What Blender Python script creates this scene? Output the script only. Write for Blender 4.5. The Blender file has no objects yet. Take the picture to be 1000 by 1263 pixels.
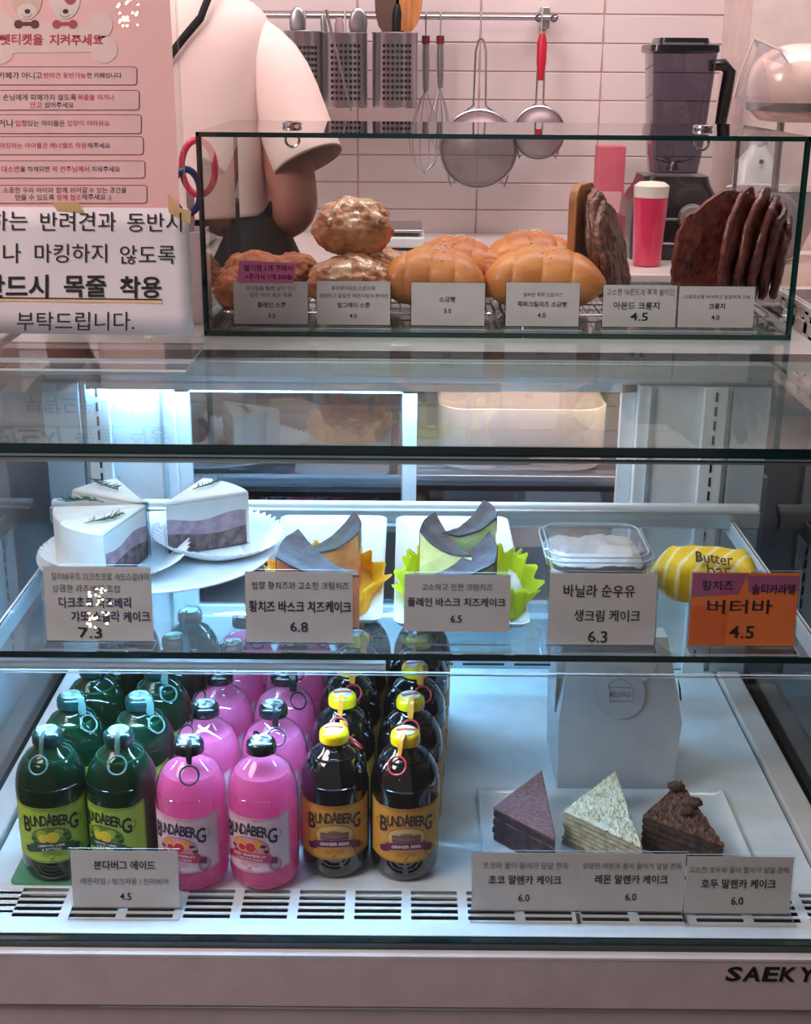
import bpy, math, random
from mathutils import Vector, Matrix, noise
PI = math.pi
random.seed(7)
S = bpy.context.scene
COL = S.collection

# ------------------------------------------------------------------ camera
FPX, PITCH, ROLL = 1600.0, math.radians(19.0), math.radians(0.45)
CAM = Vector((0, 0, 1.45))
FW = Vector((0, math.cos(PITCH), -math.sin(PITCH)))
R0 = Vector((1, 0, 0)); U0 = Vector((0, math.sin(PITCH), math.cos(PITCH)))
RT = math.cos(ROLL) * R0 + math.sin(ROLL) * U0
UP = -math.sin(ROLL) * R0 + math.cos(ROLL) * U0
cd = bpy.data.cameras.new('camera'); cam = bpy.data.objects.new('camera', cd); COL.objects.link(cam)
cd.sensor_fit = 'HORIZONTAL'; cd.sensor_width = 36; cd.lens = 36 * FPX / 1000; cd.clip_start = 0.02
B = -FW
cam.matrix_world = Matrix(((RT.x, UP.x, B.x, CAM.x), (RT.y, UP.y, B.y, CAM.y), (RT.z, UP.z, B.z, CAM.z), (0, 0, 0, 1)))
S.camera = cam

# ------------------------------------------------------------------ light and exposure
S.view_settings.view_transform = 'Standard'; S.view_settings.look = 'None'
S.view_settings.gamma = 1; S.view_settings.exposure = 0.18; S.view_settings.use_curve_mapping = False
w = bpy.data.worlds.new('world'); S.world = w; w.use_nodes = True
w.node_tree.nodes['Background'].inputs[0].default_value = (0.60, 0.52, 0.51, 1)
w.node_tree.nodes['Background'].inputs[1].default_value = 0.27

def area(name, loc, target, sx, sy, power, col):
    l = bpy.data.lights.new(name, 'AREA'); l.shape = 'RECTANGLE'; l.size = sx; l.size_y = sy
    l.energy = power; l.color = col
    o = bpy.data.objects.new(name, l); COL.objects.link(o); o.location = loc
    o.rotation_euler = (Vector(target) - Vector(loc)).to_track_quat('-Z', 'Y').to_euler()
    return o
area('kitchen_ceiling_light', (0.2, 2.0, 2.45), (0.1, 2.45, 1.2), 1.6, 0.6, 21, (1, 0.88, 0.88))
area('shop_ceiling_light', (-1.2, 0.5, 2.3), (-.15, 1.4, 1.0), 0.9, 0.8, 27, (1, 0.88, 0.87))  # fill added for tag and bread fronts, kept left so the right stays dim
LED = 120.0      # strength of the case's own light strips

# ------------------------------------------------------------------ helpers
def lin(c):
    return tuple(((x / 255) / 12.92 if x / 255 <= 0.04045 else ((x / 255 + 0.055) / 1.055) ** 2.4) for x in c) + (1,)

def at(px, py, x=None, y=None, z=None):
    d = FW + (px - 500) / FPX * RT - (py - 631.5) / FPX * UP
    t = (y - CAM.y) / d.y if y is not None else ((z - CAM.z) / d.z if z is not None else (x - CAM.x) / d.x)
    return CAM + t * d

def mat(name, c, rough=0.5, metal=0.0, c2=None, scale=30, detail=3, bump=0.0, bscale=None, contrast=(0.35, 0.65),
        coat=0.0, sss=0.0, spec=0.5, trans=0.0, stretch=None):
    m = bpy.data.materials.new(name); m.use_nodes = True
    nt = m.node_tree; b = nt.nodes['Principled BSDF']
    b.inputs['Base Color'].default_value = lin(c); b.inputs['Roughness'].default_value = rough
    b.inputs['Metallic'].default_value = metal; b.inputs['Coat Weight'].default_value = coat
    b.inputs['Specular IOR Level'].default_value = spec
    b.inputs['Coat Roughness'].default_value = 0.08
    if trans: b.inputs['Transmission Weight'].default_value = trans
    if sss:
        b.inputs['Subsurface Weight'].default_value = sss; b.inputs['Subsurface Radius'].default_value = (0.02, 0.01, 0.008)
        b.inputs['Subsurface Scale'].default_value = 0.4
    tc = nt.nodes.new('ShaderNodeTexCoord'); vec = tc.outputs['Object']
    if stretch:
        mp = nt.nodes.new('ShaderNodeMapping'); mp.inputs['Scale'].default_value = stretch
        nt.links.new(vec, mp.inputs['Vector']); vec = mp.outputs['Vector']
    n = nt.nodes.new('ShaderNodeTexNoise'); n.inputs['Scale'].default_value = scale; n.inputs['Detail'].default_value = detail
    nt.links.new(vec, n.inputs['Vector'])
    r = nt.nodes.new('ShaderNodeValToRGB')
    if c2 is None: c2 = tuple(max(0, x * 0.955) for x in c)
    r.color_ramp.elements[0].color = lin(c2); r.color_ramp.elements[1].color = lin(c)
    r.color_ramp.elements[0].position, r.color_ramp.elements[1].position = contrast
    nt.links.new(n.outputs['Fac'], r.inputs['Fac']); nt.links.new(r.outputs['Color'], b.inputs['Base Color'])
    if bump:
        n2 = nt.nodes.new('ShaderNodeTexNoise'); n2.inputs['Scale'].default_value = bscale or scale * 2; n2.inputs['Detail'].default_value = 4
        nt.links.new(vec, n2.inputs['Vector'])
        bp = nt.nodes.new('ShaderNodeBump'); bp.inputs['Strength'].default_value = bump; bp.inputs['Distance'].default_value = 0.002
        nt.links.new(n2.outputs['Fac'], bp.inputs['Height']); nt.links.new(bp.outputs['Normal'], b.inputs['Normal'])
    return m

def thin_glass(name, tint=(1, 1, 1), refl=1.6, rough=0.0, haze=0.0, hazec=(255, 255, 255), ior=1.45):
    """a clear sheet: see-through with a Fresnel reflection on its outward faces, and a trace of dust"""
    m = bpy.data.materials.new(name); m.use_nodes = True; nt = m.node_tree; N = nt.nodes; L = nt.links
    N.remove(N['Principled BSDF']); out = N['Material Output']
    t = N.new('ShaderNodeBsdfTransparent'); t.inputs[0].default_value = tuple(tint) + (1,)
    g = N.new('ShaderNodeBsdfGlossy'); g.inputs['Roughness'].default_value = rough
    f = N.new('ShaderNodeFresnel'); f.inputs['IOR'].default_value = ior
    ge = N.new('ShaderNodeNewGeometry')
    s = N.new('ShaderNodeMath'); s.operation = 'SUBTRACT'; s.inputs[0].default_value = refl; L.new(ge.outputs['Backfacing'], s.inputs[1])
    mx = N.new('ShaderNodeMath'); mx.operation = 'MULTIPLY'; mx.use_clamp = True
    sg = N.new('ShaderNodeMath'); sg.operation = 'MULTIPLY'; sg.use_clamp = True
    inv = N.new('ShaderNodeMath'); inv.operation = 'SUBTRACT'; inv.inputs[0].default_value = 1; L.new(ge.outputs['Backfacing'], inv.inputs[1])
    L.new(f.outputs[0], mx.inputs[0]); mx.inputs[1].default_value = refl
    L.new(mx.outputs[0], sg.inputs[0]); L.new(inv.outputs[0], sg.inputs[1])
    ms = N.new('ShaderNodeMixShader'); L.new(sg.outputs[0], ms.inputs[0]); L.new(t.outputs[0], ms.inputs[1]); L.new(g.outputs[0], ms.inputs[2])
    last = ms
    if haze:
        d = N.new('ShaderNodeBsdfDiffuse'); d.inputs[0].default_value = lin(hazec)
        ns = N.new('ShaderNodeTexNoise'); ns.inputs['Scale'].default_value = 9
        tc = N.new('ShaderNodeTexCoord'); L.new(tc.outputs['Object'], ns.inputs['Vector'])
        k = N.new('ShaderNodeMath'); k.operation = 'MULTIPLY'; k.inputs[1].default_value = haze * 2; L.new(ns.outputs['Fac'], k.inputs[0])
        m2 = N.new('ShaderNodeMixShader'); L.new(k.outputs[0], m2.inputs[0]); L.new(ms.outputs[0], m2.inputs[1]); L.new(d.outputs[0], m2.inputs[2])
        last = m2
    L.new(last.outputs[0], out.inputs['Surface'])
    return m

def emis(name, c, s):
    m = bpy.data.materials.new(name); m.use_nodes = True; b = m.node_tree.nodes['Principled BSDF']
    b.inputs['Base Color'].default_value = lin(c); b.inputs['Emission Color'].default_value = lin(c); b.inputs['Emission Strength'].default_value = s
    return m

def translucent(name, c, c2, tr=0.6, clear=0.0, scale=20, gloss=0.0):
    m = bpy.data.materials.new(name); m.use_nodes = True; nt = m.node_tree; N = nt.nodes; L = nt.links
    b = N['Principled BSDF']; out = N['Material Output']; b.inputs['Base Color'].default_value = lin(c); b.inputs['Roughness'].default_value = 0.4
    b.inputs['Coat Weight'].default_value = gloss
    t = N.new('ShaderNodeBsdfTranslucent'); t.inputs[0].default_value = lin(c2)
    ms = N.new('ShaderNodeMixShader'); ms.inputs[0].default_value = tr; L.new(b.outputs[0], ms.inputs[1]); L.new(t.outputs[0], ms.inputs[2])
    tp = N.new('ShaderNodeBsdfTransparent'); tp.inputs[0].default_value = lin(c2)
    m2 = N.new('ShaderNodeMixShader'); m2.inputs[0].default_value = clear; L.new(ms.outputs[0], m2.inputs[1]); L.new(tp.outputs[0], m2.inputs[2])
    L.new(m2.outputs[0], out.inputs['Surface'])
    return m

class G:
    """collects shapes, links them as one mesh object"""
    def __init__(s): s.v = []; s.f = []; s.m = []
    def add(s, v, f, mi=0):
        k = len(s.v); s.v += [Vector(a) for a in v]; s.f += [tuple(i + k for i in a) for a in f]; s.m += [mi] * len(f); return s
    def box(s, x0, x1, y0, y1, z0, z1, mi=0, M=None):
        v = [(x, y, z) for z in (z0, z1) for y in (y0, y1) for x in (x0, x1)]
        if M: v = [M @ Vector(a) for a in v]
        return s.add(v, [(0, 2, 3, 1), (4, 5, 7, 6), (0, 1, 5, 4), (2, 6, 7, 3), (0, 4, 6, 2), (1, 3, 7, 5)], mi)
    def hexa(s, lo, hi, mi=0, ms=None):
        """8-corner solid from two 4-rings"""
        f = [(3, 2, 1, 0), (4, 5, 6, 7), (0, 1, 5, 4), (1, 2, 6, 5), (2, 3, 7, 6), (3, 0, 4, 7)]
        k = len(s.v); s.v += [Vector(a) for a in list(lo) + list(hi)]; s.f += [tuple(i + k for i in a) for a in f]
        s.m += [mi] * 6 if ms is None else [ms[0]] * 2 + [ms[1]] * 4
        return s
    def prism(s, poly, z0, z1, mi=0, M=None):
        n = len(poly); v = [(p[0], p[1], z0) for p in poly] + [(p[0], p[1], z1) for p in poly]
        if M: v = [M @ Vector(a) for a in v]
        return s.add(v, [tuple(range(n - 1, -1, -1)), tuple(range(n, 2 * n))] + [(i, (i + 1) % n, (i + 1) % n + n, i + n) for i in range(n)], mi)
    def lathe(s, prof, seg=24, c=(0, 0, 0), mi=0, M=None, cap=True):
        v = []; f = []
        for r, z in prof:
            for k in range(seg):
                a = 2 * PI * k / seg; v.append(Vector((c[0] + r * math.cos(a), c[1] + r * math.sin(a), c[2] + z)))
        for j in range(len(prof) - 1):
            for k in range(seg):
                a = j * seg + k; b = j * seg + (k + 1) % seg; f.append((a, b, b + seg, a + seg))
        if cap:
            f.append(tuple(range(seg - 1, -1, -1))); n = (len(prof) - 1) * seg; f.append(tuple(range(n, n + seg)))
        if M: v = [M @ a for a in v]
        return s.add(v, f, mi)
    def tube(s, path, r, seg=8, closed=False, mi=0, flat=1.0):
        P = [Vector(p) for p in path]; n = len(P); v = []; f = []
        R = r if isinstance(r, (list, tuple)) else [r] * n
        up = None
        for i in range(n):
            a = P[(i - 1) % n] if (closed or i > 0) else P[i]; b = P[(i + 1) % n] if (closed or i < n - 1) else P[i]
            t = (b - a).normalized()
            if up is None: up = t.orthogonal().normalized()
            up = (up - t * up.dot(t)); up = up.normalized() if up.length > 1e-6 else t.orthogonal().normalized()
            w2 = t.cross(up)
            for k in range(seg):
                q = 2 * PI * k / seg; v.append(P[i] + R[i] * (math.cos(q) * up + math.sin(q) * w2 * flat))
        for i in range(n if closed else n - 1):
            j = (i + 1) % n
            for k in range(seg): f.append((i * seg + k, i * seg + (k + 1) % seg, j * seg + (k + 1) % seg, j * seg + k))
        if not closed: f += [tuple(range(seg - 1, -1, -1)), tuple(range((n - 1) * seg, n * seg))]
        return s.add(v, f, mi)
    def ball(s, c, r, seg=20, rings=12, fn=None, M=None, mi=0):
        v = []; f = []; rr = r if hasattr(r, '__len__') else (r, r, r)
        for j in range(1, rings):
            th = PI * j / rings
            for k in range(seg):
                ph = 2 * PI * k / seg; d = Vector((math.sin(th) * math.cos(ph), math.sin(th) * math.sin(ph), math.cos(th)))
                v.append(d)
        v += [Vector((0, 0, 1)), Vector((0, 0, -1))]
        for j in range(rings - 2):
            for k in range(seg):
                a = j * seg + k; b = j * seg + (k + 1) % seg; f.append((a, a + seg, b + seg, b))
        T = len(v) - 2
        for k in range(seg):
            f.append((T, k, (k + 1) % seg)); n = (rings - 2) * seg; f.append((T + 1, n + (k + 1) % seg, n + k))
        o = []
        for d in v:
            q = fn(d) if fn else d
            q = Vector((q.x * rr[0], q.y * rr[1], q.z * rr[2]))
            if M: q = M @ q
            o.append(q + Vector(c))
        return s.add(o, f, mi)
    def build(s, name, mats, parent=None, smooth=40, origin=None, local=False):
        if not isinstance(mats, (list, tuple)): mats = [mats]
        off = Vector((0, 0, 0))
        if parent is not None and not local:
            p = parent
            while p is not None: off += Vector(p.location); p = p.parent
        if origin is not None: off = off + Vector(origin)
        me = bpy.data.meshes.new(name); me.from_pydata([tuple(a - off) for a in s.v], [], s.f)
        for m in mats: me.materials.append(m)
        me.polygons.foreach_set('material_index', s.m)
        if smooth:
            me.polygons.foreach_set('use_smooth', [True] * len(s.f)); me.set_sharp_from_angle(angle=math.radians(smooth))
        me.update()
        o = bpy.data.objects.new(name, me); COL.objects.link(o)
        if parent is not None: o.parent = parent
        if origin is not None: o.location = origin
        return o

def tag(o, label=None, cat=None, group=None, kind=None):
    if label: o['label'] = label
    if cat: o['category'] = cat
    if group: o['group'] = group
    if kind: o['kind'] = kind
    return o
def empty(name, loc, label, cat, group=None):
    o = bpy.data.objects.new(name, None); COL.objects.link(o); o.location = loc; o.empty_display_size = 0.02
    return tag(o, label, cat, group)
def copy_tree(o, parent=None):
    c = o.copy(); COL.objects.link(c)
    if parent is not None: c.parent = parent
    for ch in list(o.children): copy_tree(ch, c)
    return c
def struct(o): o['kind'] = 'structure'; return o
def bev(o, w_=0.002, n=2):
    m = o.modifiers.new('bevel', 'BEVEL'); m.width = w_; m.segments = n; m.limit_method = 'ANGLE'; return o
def arc(cx, cy, r, a0, a1, n):
    return [(cx + r * math.cos(math.radians(a0 + (a1 - a0) * i / n)), cy + r * math.sin(math.radians(a0 + (a1 - a0) * i / n))) for i in range(n + 1)]
def rrect(x0, x1, y0, y1, r, n=5):
    return arc(x1 - r, y0 + r, r, -90, 0, n) + arc(x1 - r, y1 - r, r, 0, 90, n) + arc(x0 + r, y1 - r, r, 90, 180, n) + arc(x0 + r, y0 + r, r, 180, 270, n)

_tc = {}
def text2d(s, bold=0.0, res=2):
    k = (s, bold, res)
    if k not in _tc:
        c = bpy.data.curves.new('t', 'FONT'); c.body = s; c.size = 1; c.offset = bold; c.resolution_u = res
        c.align_x = 'LEFT'
        o = bpy.data.objects.new('t', c); me = bpy.data.meshes.new_from_object(o)
        vs = [(v.co.x, v.co.y) for v in me.vertices]; fs = [tuple(p.vertices) for p in me.polygons]
        bpy.data.objects.remove(o); bpy.data.curves.remove(c); bpy.data.meshes.remove(me)
        if not vs: vs = [(0, 0)]
        x0 = min(v[0] for v in vs); x1 = max(v[0] for v in vs); y0 = min(v[1] for v in vs); y1 = max(v[1] for v in vs)
        _tc[k] = (vs, fs, (x0, x1, y0, y1))
    return _tc[k]

class Print:
    """flat print on a sheet given by four corners in the photograph's scale (x0,y0,x1,y1) and its 3-D corners"""
    def __init__(s, rect, bl, br, tl, lift=0.0004):
        s.rect = rect; s.bl = Vector(bl); s.ex = Vector(br) - s.bl; s.ey = Vector(tl) - s.bl; s.n = s.ex.cross(s.ey).normalized(); s.lift = lift; s.g = {}
    def P(s, px, py, k=1):
        x0, y0, x1, y1 = s.rect
        return s.bl + s.ex * ((px - x0) / (x1 - x0)) + s.ey * ((y1 - py) / (y1 - y0)) + s.n * s.lift * k
    def layer(s, key): return s.g.setdefault(key, G())
    def text(s, t, px0, px1, cy, key, bold=0.0, hand=0.0, k=1.5, hgt=None, rise=0.0, res=2):
        vs, fs, (x0, x1, y0, y1) = text2d(t, bold, res)
        sc = (px1 - px0) / (x1 - x0); sy = sc if hgt is None else hgt / (y1 - y0)
        out = []
        for x, y in vs:
            u = (x - x0) * sc; v = (y - (y0 + y1) / 2) * sy
            if hand:
                v += hand * math.sin(x * 2.3 + len(t)) + hand * 0.5 * math.sin(x * 5.1 + y * 3)
                u += hand * 0.6 * math.sin(y * 7 + x * 1.7)
            out.append(s.P(px0 + u, cy - v - rise * (u / (px1 - px0)), k))
        s.layer(key).add(out, fs)
    def poly(s, pts, key, k=1.0): 
        s.layer(key).add([s.P(a, b, k) for a, b in pts], [tuple(range(len(pts)))])
    def ring(s, pts, w_, key, k=1.2):
        n = len(pts); cx = sum(p[0] for p in pts) / n; cy = sum(p[1] for p in pts) / n
        inn = []
        for i in range(n):
            a = Vector(pts[i - 1]); b = Vector(pts[(i + 1) % n]); t = (b - a)
            t = t.normalized() if t.length > 1e-9 else Vector((1, 0)); nn = Vector((-t.y, t.x))
            if nn.dot(Vector((cx, cy)) - Vector(pts[i])) < 0: nn = -nn
            inn.append((pts[i][0] + nn.x * w_, pts[i][1] + nn.y * w_))
        s.layer(key).add([s.P(a, b, k) for a, b in pts] + [s.P(a, b, k) for a, b in inn], [(i, (i + 1) % n, (i + 1) % n + n, i + n) for i in range(n)])

# ------------------------------------------------------------------ materials
M = {}
M['glass'] = thin_glass('clear glass', (0.97, 0.99, 0.985), 1.3)
M['front_glass'] = thin_glass('front glass', (0.97, 0.985, 0.98), 1.2)
M['top_glass'] = thin_glass('top glass', (0.93, 0.97, 0.96), 0.75, haze=0.04, hazec=(200, 225, 225))
M['shelf_glass'] = thin_glass('shelf glass', (0.9, 0.96, 0.97), 1.5, haze=0.02)
M['acrylic'] = thin_glass('clear acrylic', (0.98, 0.98, 0.98), 1.1)
M['film'] = thin_glass('clear wrap film', (0.985, 0.985, 0.985), 1.6)
M['door_glass'] = thin_glass('rear door glass', (0.80, 0.82, 0.88), 6.5)
M['side_glass'] = thin_glass('side glass', (0.93, 0.96, 0.96), 1.2)
M['edge'] = mat('green glass edge', (14, 62, 58), 0.12, c2=(8, 44, 42), scale=8, coat=0.6)
M['edge_dark'] = mat('dark glass edge', (12, 48, 50), 0.12, c2=(5, 30, 34), scale=8, coat=0.6)
M['ac_edge'] = mat('bright acrylic edge', (205, 215, 220), 0.15, coat=0.5)
M['white_metal'] = mat('white painted metal', (226, 230, 232), 0.35, bump=0.02)
M['ivory_metal'] = mat('front panel paint', (222, 204, 210), 0.38, bump=0.02)
M['lip'] = mat('bright lip', (225, 220, 222), 0.3)
M['steel'] = mat('brushed steel', (180, 180, 184), 0.28, 0.9, stretch=(2, 60, 60), bump=0.03)
M['chrome'] = mat('chrome', (205, 205, 210), 0.15, 1.0)
M['aluminium'] = mat('aluminium', (196, 204, 208), 0.35, 0.7)
M['dark'] = mat('dark void', (14, 15, 18), 0.6)
M['black'] = mat('black plastic', (26, 25, 28), 0.35)
M['blackcloth'] = mat('black cloth', (30, 28, 34), 0.85, bump=0.2, scale=90)
M['ink'] = mat('black ink', (30, 28, 34), 0.7)
M['ink_grey'] = mat('grey ink', (104, 100, 104), 0.7)
M['paper'] = mat('tag paper', (214, 208, 208), 0.75, bump=0.03)
M['paper_white'] = mat('white paper', (228, 214, 216), 0.7, bump=0.05, scale=12)
M['porcelain'] = mat('white porcelain', (235, 238, 240), 0.15, coat=0.5)
M['doily'] = mat('doily paper', (236, 240, 244), 0.8)
M['wood'] = mat('light wood', (196, 130, 78), 0.5, c2=(165, 98, 52), scale=14, stretch=(8, 8, 0.9), bump=0.1)
M['silver'] = mat('silver foil', (214, 216, 200), 0.25, 0.7)

# ------------------------------------------------------------------ the room
TOPZ, SHZ, FLZ = 1.15, 0.975, 0.765
M['grout'] = mat('grout', (176, 140, 132), 0.85)
M['tile'] = mat('white glazed tile', (216, 200, 200), 0.2, c2=(206, 190, 190), scale=3, coat=0.4)
WY = 2.75
wall = struct(G().box(-1.4, 1.6, WY - 0.0024, WY + 0.1, 0, 2.6).build('wall_back', M['grout'], smooth=0))
tw, th_ = 0.2445, 0.0543
x_ref = at(441, 100, y=WY).x; z_ref = at(500, 191, y=WY).z
tm = None
for i in range(-3, 5):
    for j in range(-6, 9):
        x0 = x_ref + i * tw; z0 = z_ref + j * th_
        if z0 < 1.02: continue
        if tm is None:
            o = G().box(0, tw - 0.0028, -0.004, 0.006, 0, th_ - 0.0022).build('tile', M['tile'], wall, local=True)
            bev(o, 0.0012, 1); tm = o
        else:
            o = tm.copy(); COL.objects.link(o)
        o.location = (x0 + 0.0014, WY, z0 + 0.001); o.rotation_euler = (random.uniform(-.004, .004), 0, random.uniform(-.002, .002))
M['wallpaint'] = mat('pink beige paint', (214, 184, 180), 0.7, bump=0.02)
struct(G().box(at(922, 80, y=2.52).x, 1.6, 2.52, WY + .1, 0, 2.6).build('wall_right', mat('beige wall paint', (218, 198, 192), 0.6, bump=0.02), smooth=0))
struct(G().box(-1.5, -1.4, 0.2, WY + .1, 0, 2.6).build('wall_left', M['wallpaint'], smooth=0))
struct(G().box(-1.5, 1.7, 1.2, WY + .1, 2.6, 2.7).build('ceiling', mat('ceiling paint', (205, 190, 190), 0.8), smooth=0))
struct(G().box(-2.5, 2.5, -1.5, WY + .1, -0.05, 0).build('floor', mat('dark floor', (60, 52, 54), 0.35, scale=2), smooth=0))

# back counter with doors
CT = 1.12
bc = empty('back_counter', (0.0, 2.45, 0), 'white kitchen back counter below the tiled wall', 'counter')
CX = at(922, 80, y=2.52).x - .002
bev(G().box(-1.38, CX, 2.2, WY - .006, CT - 0.03, CT).box(CX, 1.5, 2.2, 2.518, CT - .03, CT).box(.45, 1.5, 2.06, 2.1995, CT - .03, CT).build('worktop', mat('white worktop', (226, 208, 206), 0.3), bc), .003)
G().box(-1.38, CX, 2.24, WY - .005, 0.1, CT - 0.031).box(CX, 1.5, 2.24, 2.518, .1, CT - .031).build('carcass', mat('grey carcass', (120, 112, 118), 0.5), bc)
for k in range(6):
    x = -1.36 + k * 0.475
    d = bev(G().box(x, x + 0.465, 2.22, 2.239, 0.12, CT - 0.045).build('door', mat('cupboard door', (104, 94, 102), 0.45), bc), .002)
    G().tube([(x + .42, 2.20, .8), (x + .42, 2.20, .95)], 0.005).build('handle', M['steel'], d)

# ------------------------------------------------------------------ refrigerated case
case = empty('display_case', (0, 1.15, 0), 'white refrigerated glass display case with cakes and bottled drinks', 'display case')
XW = 0.405
def slab(x0, x1, y0, y1, z0, z1, face, edge, name, axis='z', parent=None):
    g = G(); g.box(x0, x1, y0, y1, z0, z1)
    ax = {'z': (0, 1), 'y': (2, 3), 'x': (4, 5)}[axis]
    g.m = [0 if i in ax else 1 for i in range(6)]
    return g.build(name, [face, edge], parent, smooth=0)
slab(-.43, .455, 1.04, 1.42, TOPZ - .0088, TOPZ, M['top_glass'], M['edge_dark'], 'top_glass', 'z', case)
g = G().box(-.45, .47, 1.42, 1.84, TOPZ - .02, TOPZ)
g.build('rear_top', mat('grey green top', (176, 186, 184), 0.18, coat=0.5), case, smooth=0)
bev(G().box(-XW, XW, 1.418, 1.445, 1.114, TOPZ - .0095).build('header_rail', M['white_metal'], case), .002)
bev(G().box(-XW, XW, 1.404, 1.418, 1.124, TOPZ - .0095).build('header_trim', M['aluminium'], case), .001)
bev(G().box(-.41, .41, 1.034, 1.0385, TOPZ - .0125, TOPZ - .0095).build('front_trim', M['aluminium'], case), .0005)
# sloping front pane
yb, yt, zb, zt = 0.905, 1.036, 0.757, TOPZ - .0095
g = G().hexa([(-XW, yb, zb), (XW, yb, zb), (XW, yt, zt), (-XW, yt, zt)], [(-XW, yb - .005, zb), (XW, yb - .005, zb), (XW, yt - .005, zt), (-XW, yt - .005, zt)], ms=(0, 1))
g.f = [tuple(reversed(a)) for a in g.f]
# orientation helper: make faces point outward
def outward(g):
    c = sum(g.v, Vector()) / len(g.v)
    for i, f in enumerate(g.f):
        n = (g.v[f[1]] - g.v[f[0]]).cross(g.v[f[2]] - g.v[f[1]]); m = sum((g.v[k] for k in f), Vector()) / len(f)
        if n.dot(m - c) < 0: g.f[i] = tuple(reversed(f))
    return g
outward(g).build('front_glass', [M['front_glass'], M['edge_dark']], case, smooth=0)
for sx in (-1, 1):
    ring = [(yb + .003, zb), (1.44, zb), (1.44, zt), (yt + .003, zt)]
    a = [(sx * XW, y, z) for y, z in ring]; b = [(sx * (XW + .006), y, z) for y, z in ring]
    outward(G().hexa(a, b, ms=(0, 1))).build('side_glass', [M['side_glass'], M['edge_dark']], case, smooth=0)
# rear wall: panels with slotted uprights, sliding doors
for sx in (-1, 1):
    a, b = sorted((sx * .26, sx * .365)); bev(G().box(a, b, 1.415, 1.43, .765, 1.114).build('rear_panel', M['white_metal'], case), .001)
    a, b = sorted((sx * .365, sx * XW)); G().box(a, b, 1.405, 1.43, .765, 1.114).build('corner_post', mat('grey corner post', (168, 178, 184), .5), case)
    u = bev(G().box(*sorted((sx * .332, sx * .358)), 1.406, 1.415, .765, 1.114).build('upright', M['white_metal'], case), .001)
    sg = G()
    for k in range(20): sg.box(sx * .345 - .0012, sx * .345 + .0012, 1.4052, 1.407, .785 + k * .0165, .785 + k * .0165 + .0105)
    tag(sg.build('slot', M['dark'], u), kind='stuff')
    G().box(*sorted((sx * .273, sx * .277)), 1.411, 1.415, .765, 1.114).build('panel_groove', M['aluminium'], case)
for i, (a, b, yy) in enumerate(((-.26, .012, 1.418), (-.006, .26, 1.432))):
    fr = G(); 
    for q in ((a, a + .016, .83, 1.114), (b - .016, b, .83, 1.114), (a, b, .83, .842), (a, b, 1.102, 1.114)): fr.box(q[0], q[1], yy, yy + .012, q[2], q[3])
    d = fr.build('sliding_door', M['white_metal'], case, smooth=0)
    G().box(a + .0165, b - .0165, yy + .004, yy + .008, .8425, 1.1015).build('pane', M['door_glass'], d, smooth=0)
rw = G().box(-.26, .26, 1.415, 1.45, .765, .83).build('rear_sill', M['white_metal'], case)
sg = G()
for k in range(8):
    for j in range(3): sg.box(-.24 + k * .062, -.24 + k * .062 + .05, 1.4142, 1.4152, .769 + j * .006, .7715 + j * .006)
tag(sg.build('vent_slot', M['dark'], rw), kind='stuff')
# shelf and its rear rail
slab(-.362, .362, 1.007, 1.395, SHZ - .006, SHZ, M['shelf_glass'], M['edge_dark'], 'glass_shelf', 'z', case)
bev(G().box(-.395, .395, 1.368, 1.38, SHZ + .0005, SHZ + .0135).build('shelf_rail', M['white_metal'], case), .002)
bev(G().box(-.395, .395, 1.36, 1.368, SHZ - .011, SHZ + .009).build('shelf_rail', M['aluminium'], case), .002)
for sx in (-1, 1):
    bev(G().box(*sorted((sx * .3615, sx * .366)), 1.02, 1.40, SHZ - .022, SHZ - .002).build('shelf_bracket', M['white_metal'], case), .0008)
slab(-.40, .40, 1.0, 1.003, SHZ - .0170, SHZ - .0145, M['acrylic'], M['ac_edge'], 'price_rail', 'y', case)
# base: floor pan, grille, body
bev(G().box(-.37, .37, .969, 1.415, FLZ - .01, FLZ).build('floor_pan', mat('white floor pan', (226, 232, 234), .22, coat=.3), case), .001)
for sx in (-1, 1):
    bev(G().box(*sorted((sx * .372, sx * .398)), .915, 1.40, FLZ - .012, FLZ + .006).build('side_ledge', mat('side ledge', (205, 196, 190), .4), case), .002)
gr = G(); Z0, Z1 = FLZ - .0008, FLZ
cols = [(-.332 + k * .0485) for k in range(15)]
ys = [.9275 + j * .0088 for j in range(6)]
gr.box(-.372, .372, .9065, ys[0] + .0002, Z0, Z1); gr.box(-.372, .372, ys[4] + .0056, .9688, Z0, Z1)
for j in range(4): gr.box(-.372, .372, ys[j] + .0056, ys[j + 1] + .0002, Z0, Z1)
gr.box(-.372, cols[0], ys[0], ys[4] + .0056, Z0, Z1)
for k, c in enumerate(cols):
    c1 = cols[k + 1] if k < len(cols) - 1 else .372
    gr.box(c + .0400, c1, ys[0], ys[4] + .0056, Z0 + .00003, Z1 + .00003)
gr.build('air_grille', M['white_metal'], case, smooth=0)
G().box(-.372, .372, .9066, .9685, FLZ - .03, FLZ - .0265).build('grille_well', M['dark'], case)
bev(G().box(-.46, .46, .890, .9045, .7045, .7545).build('front_panel', M['ivory_metal'], case), .002)
G().box(-.46, .46, .8895, .904, .7546, .757).build('front_lip', M['lip'], case)
G().box(-.41, .41, .898, .9044, .7572, .7645).build('gasket', M['edge_dark'], case)
bev(G().box(-.46, .46, .894, .906, .02, .7015).build('lower_panel', M['ivory_metal'], case), .002)
G().box(-.455, .455, .9065, 1.44, .02, FLZ - .0305).build('body', mat('base body', (90, 90, 95), .5), case)
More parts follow.
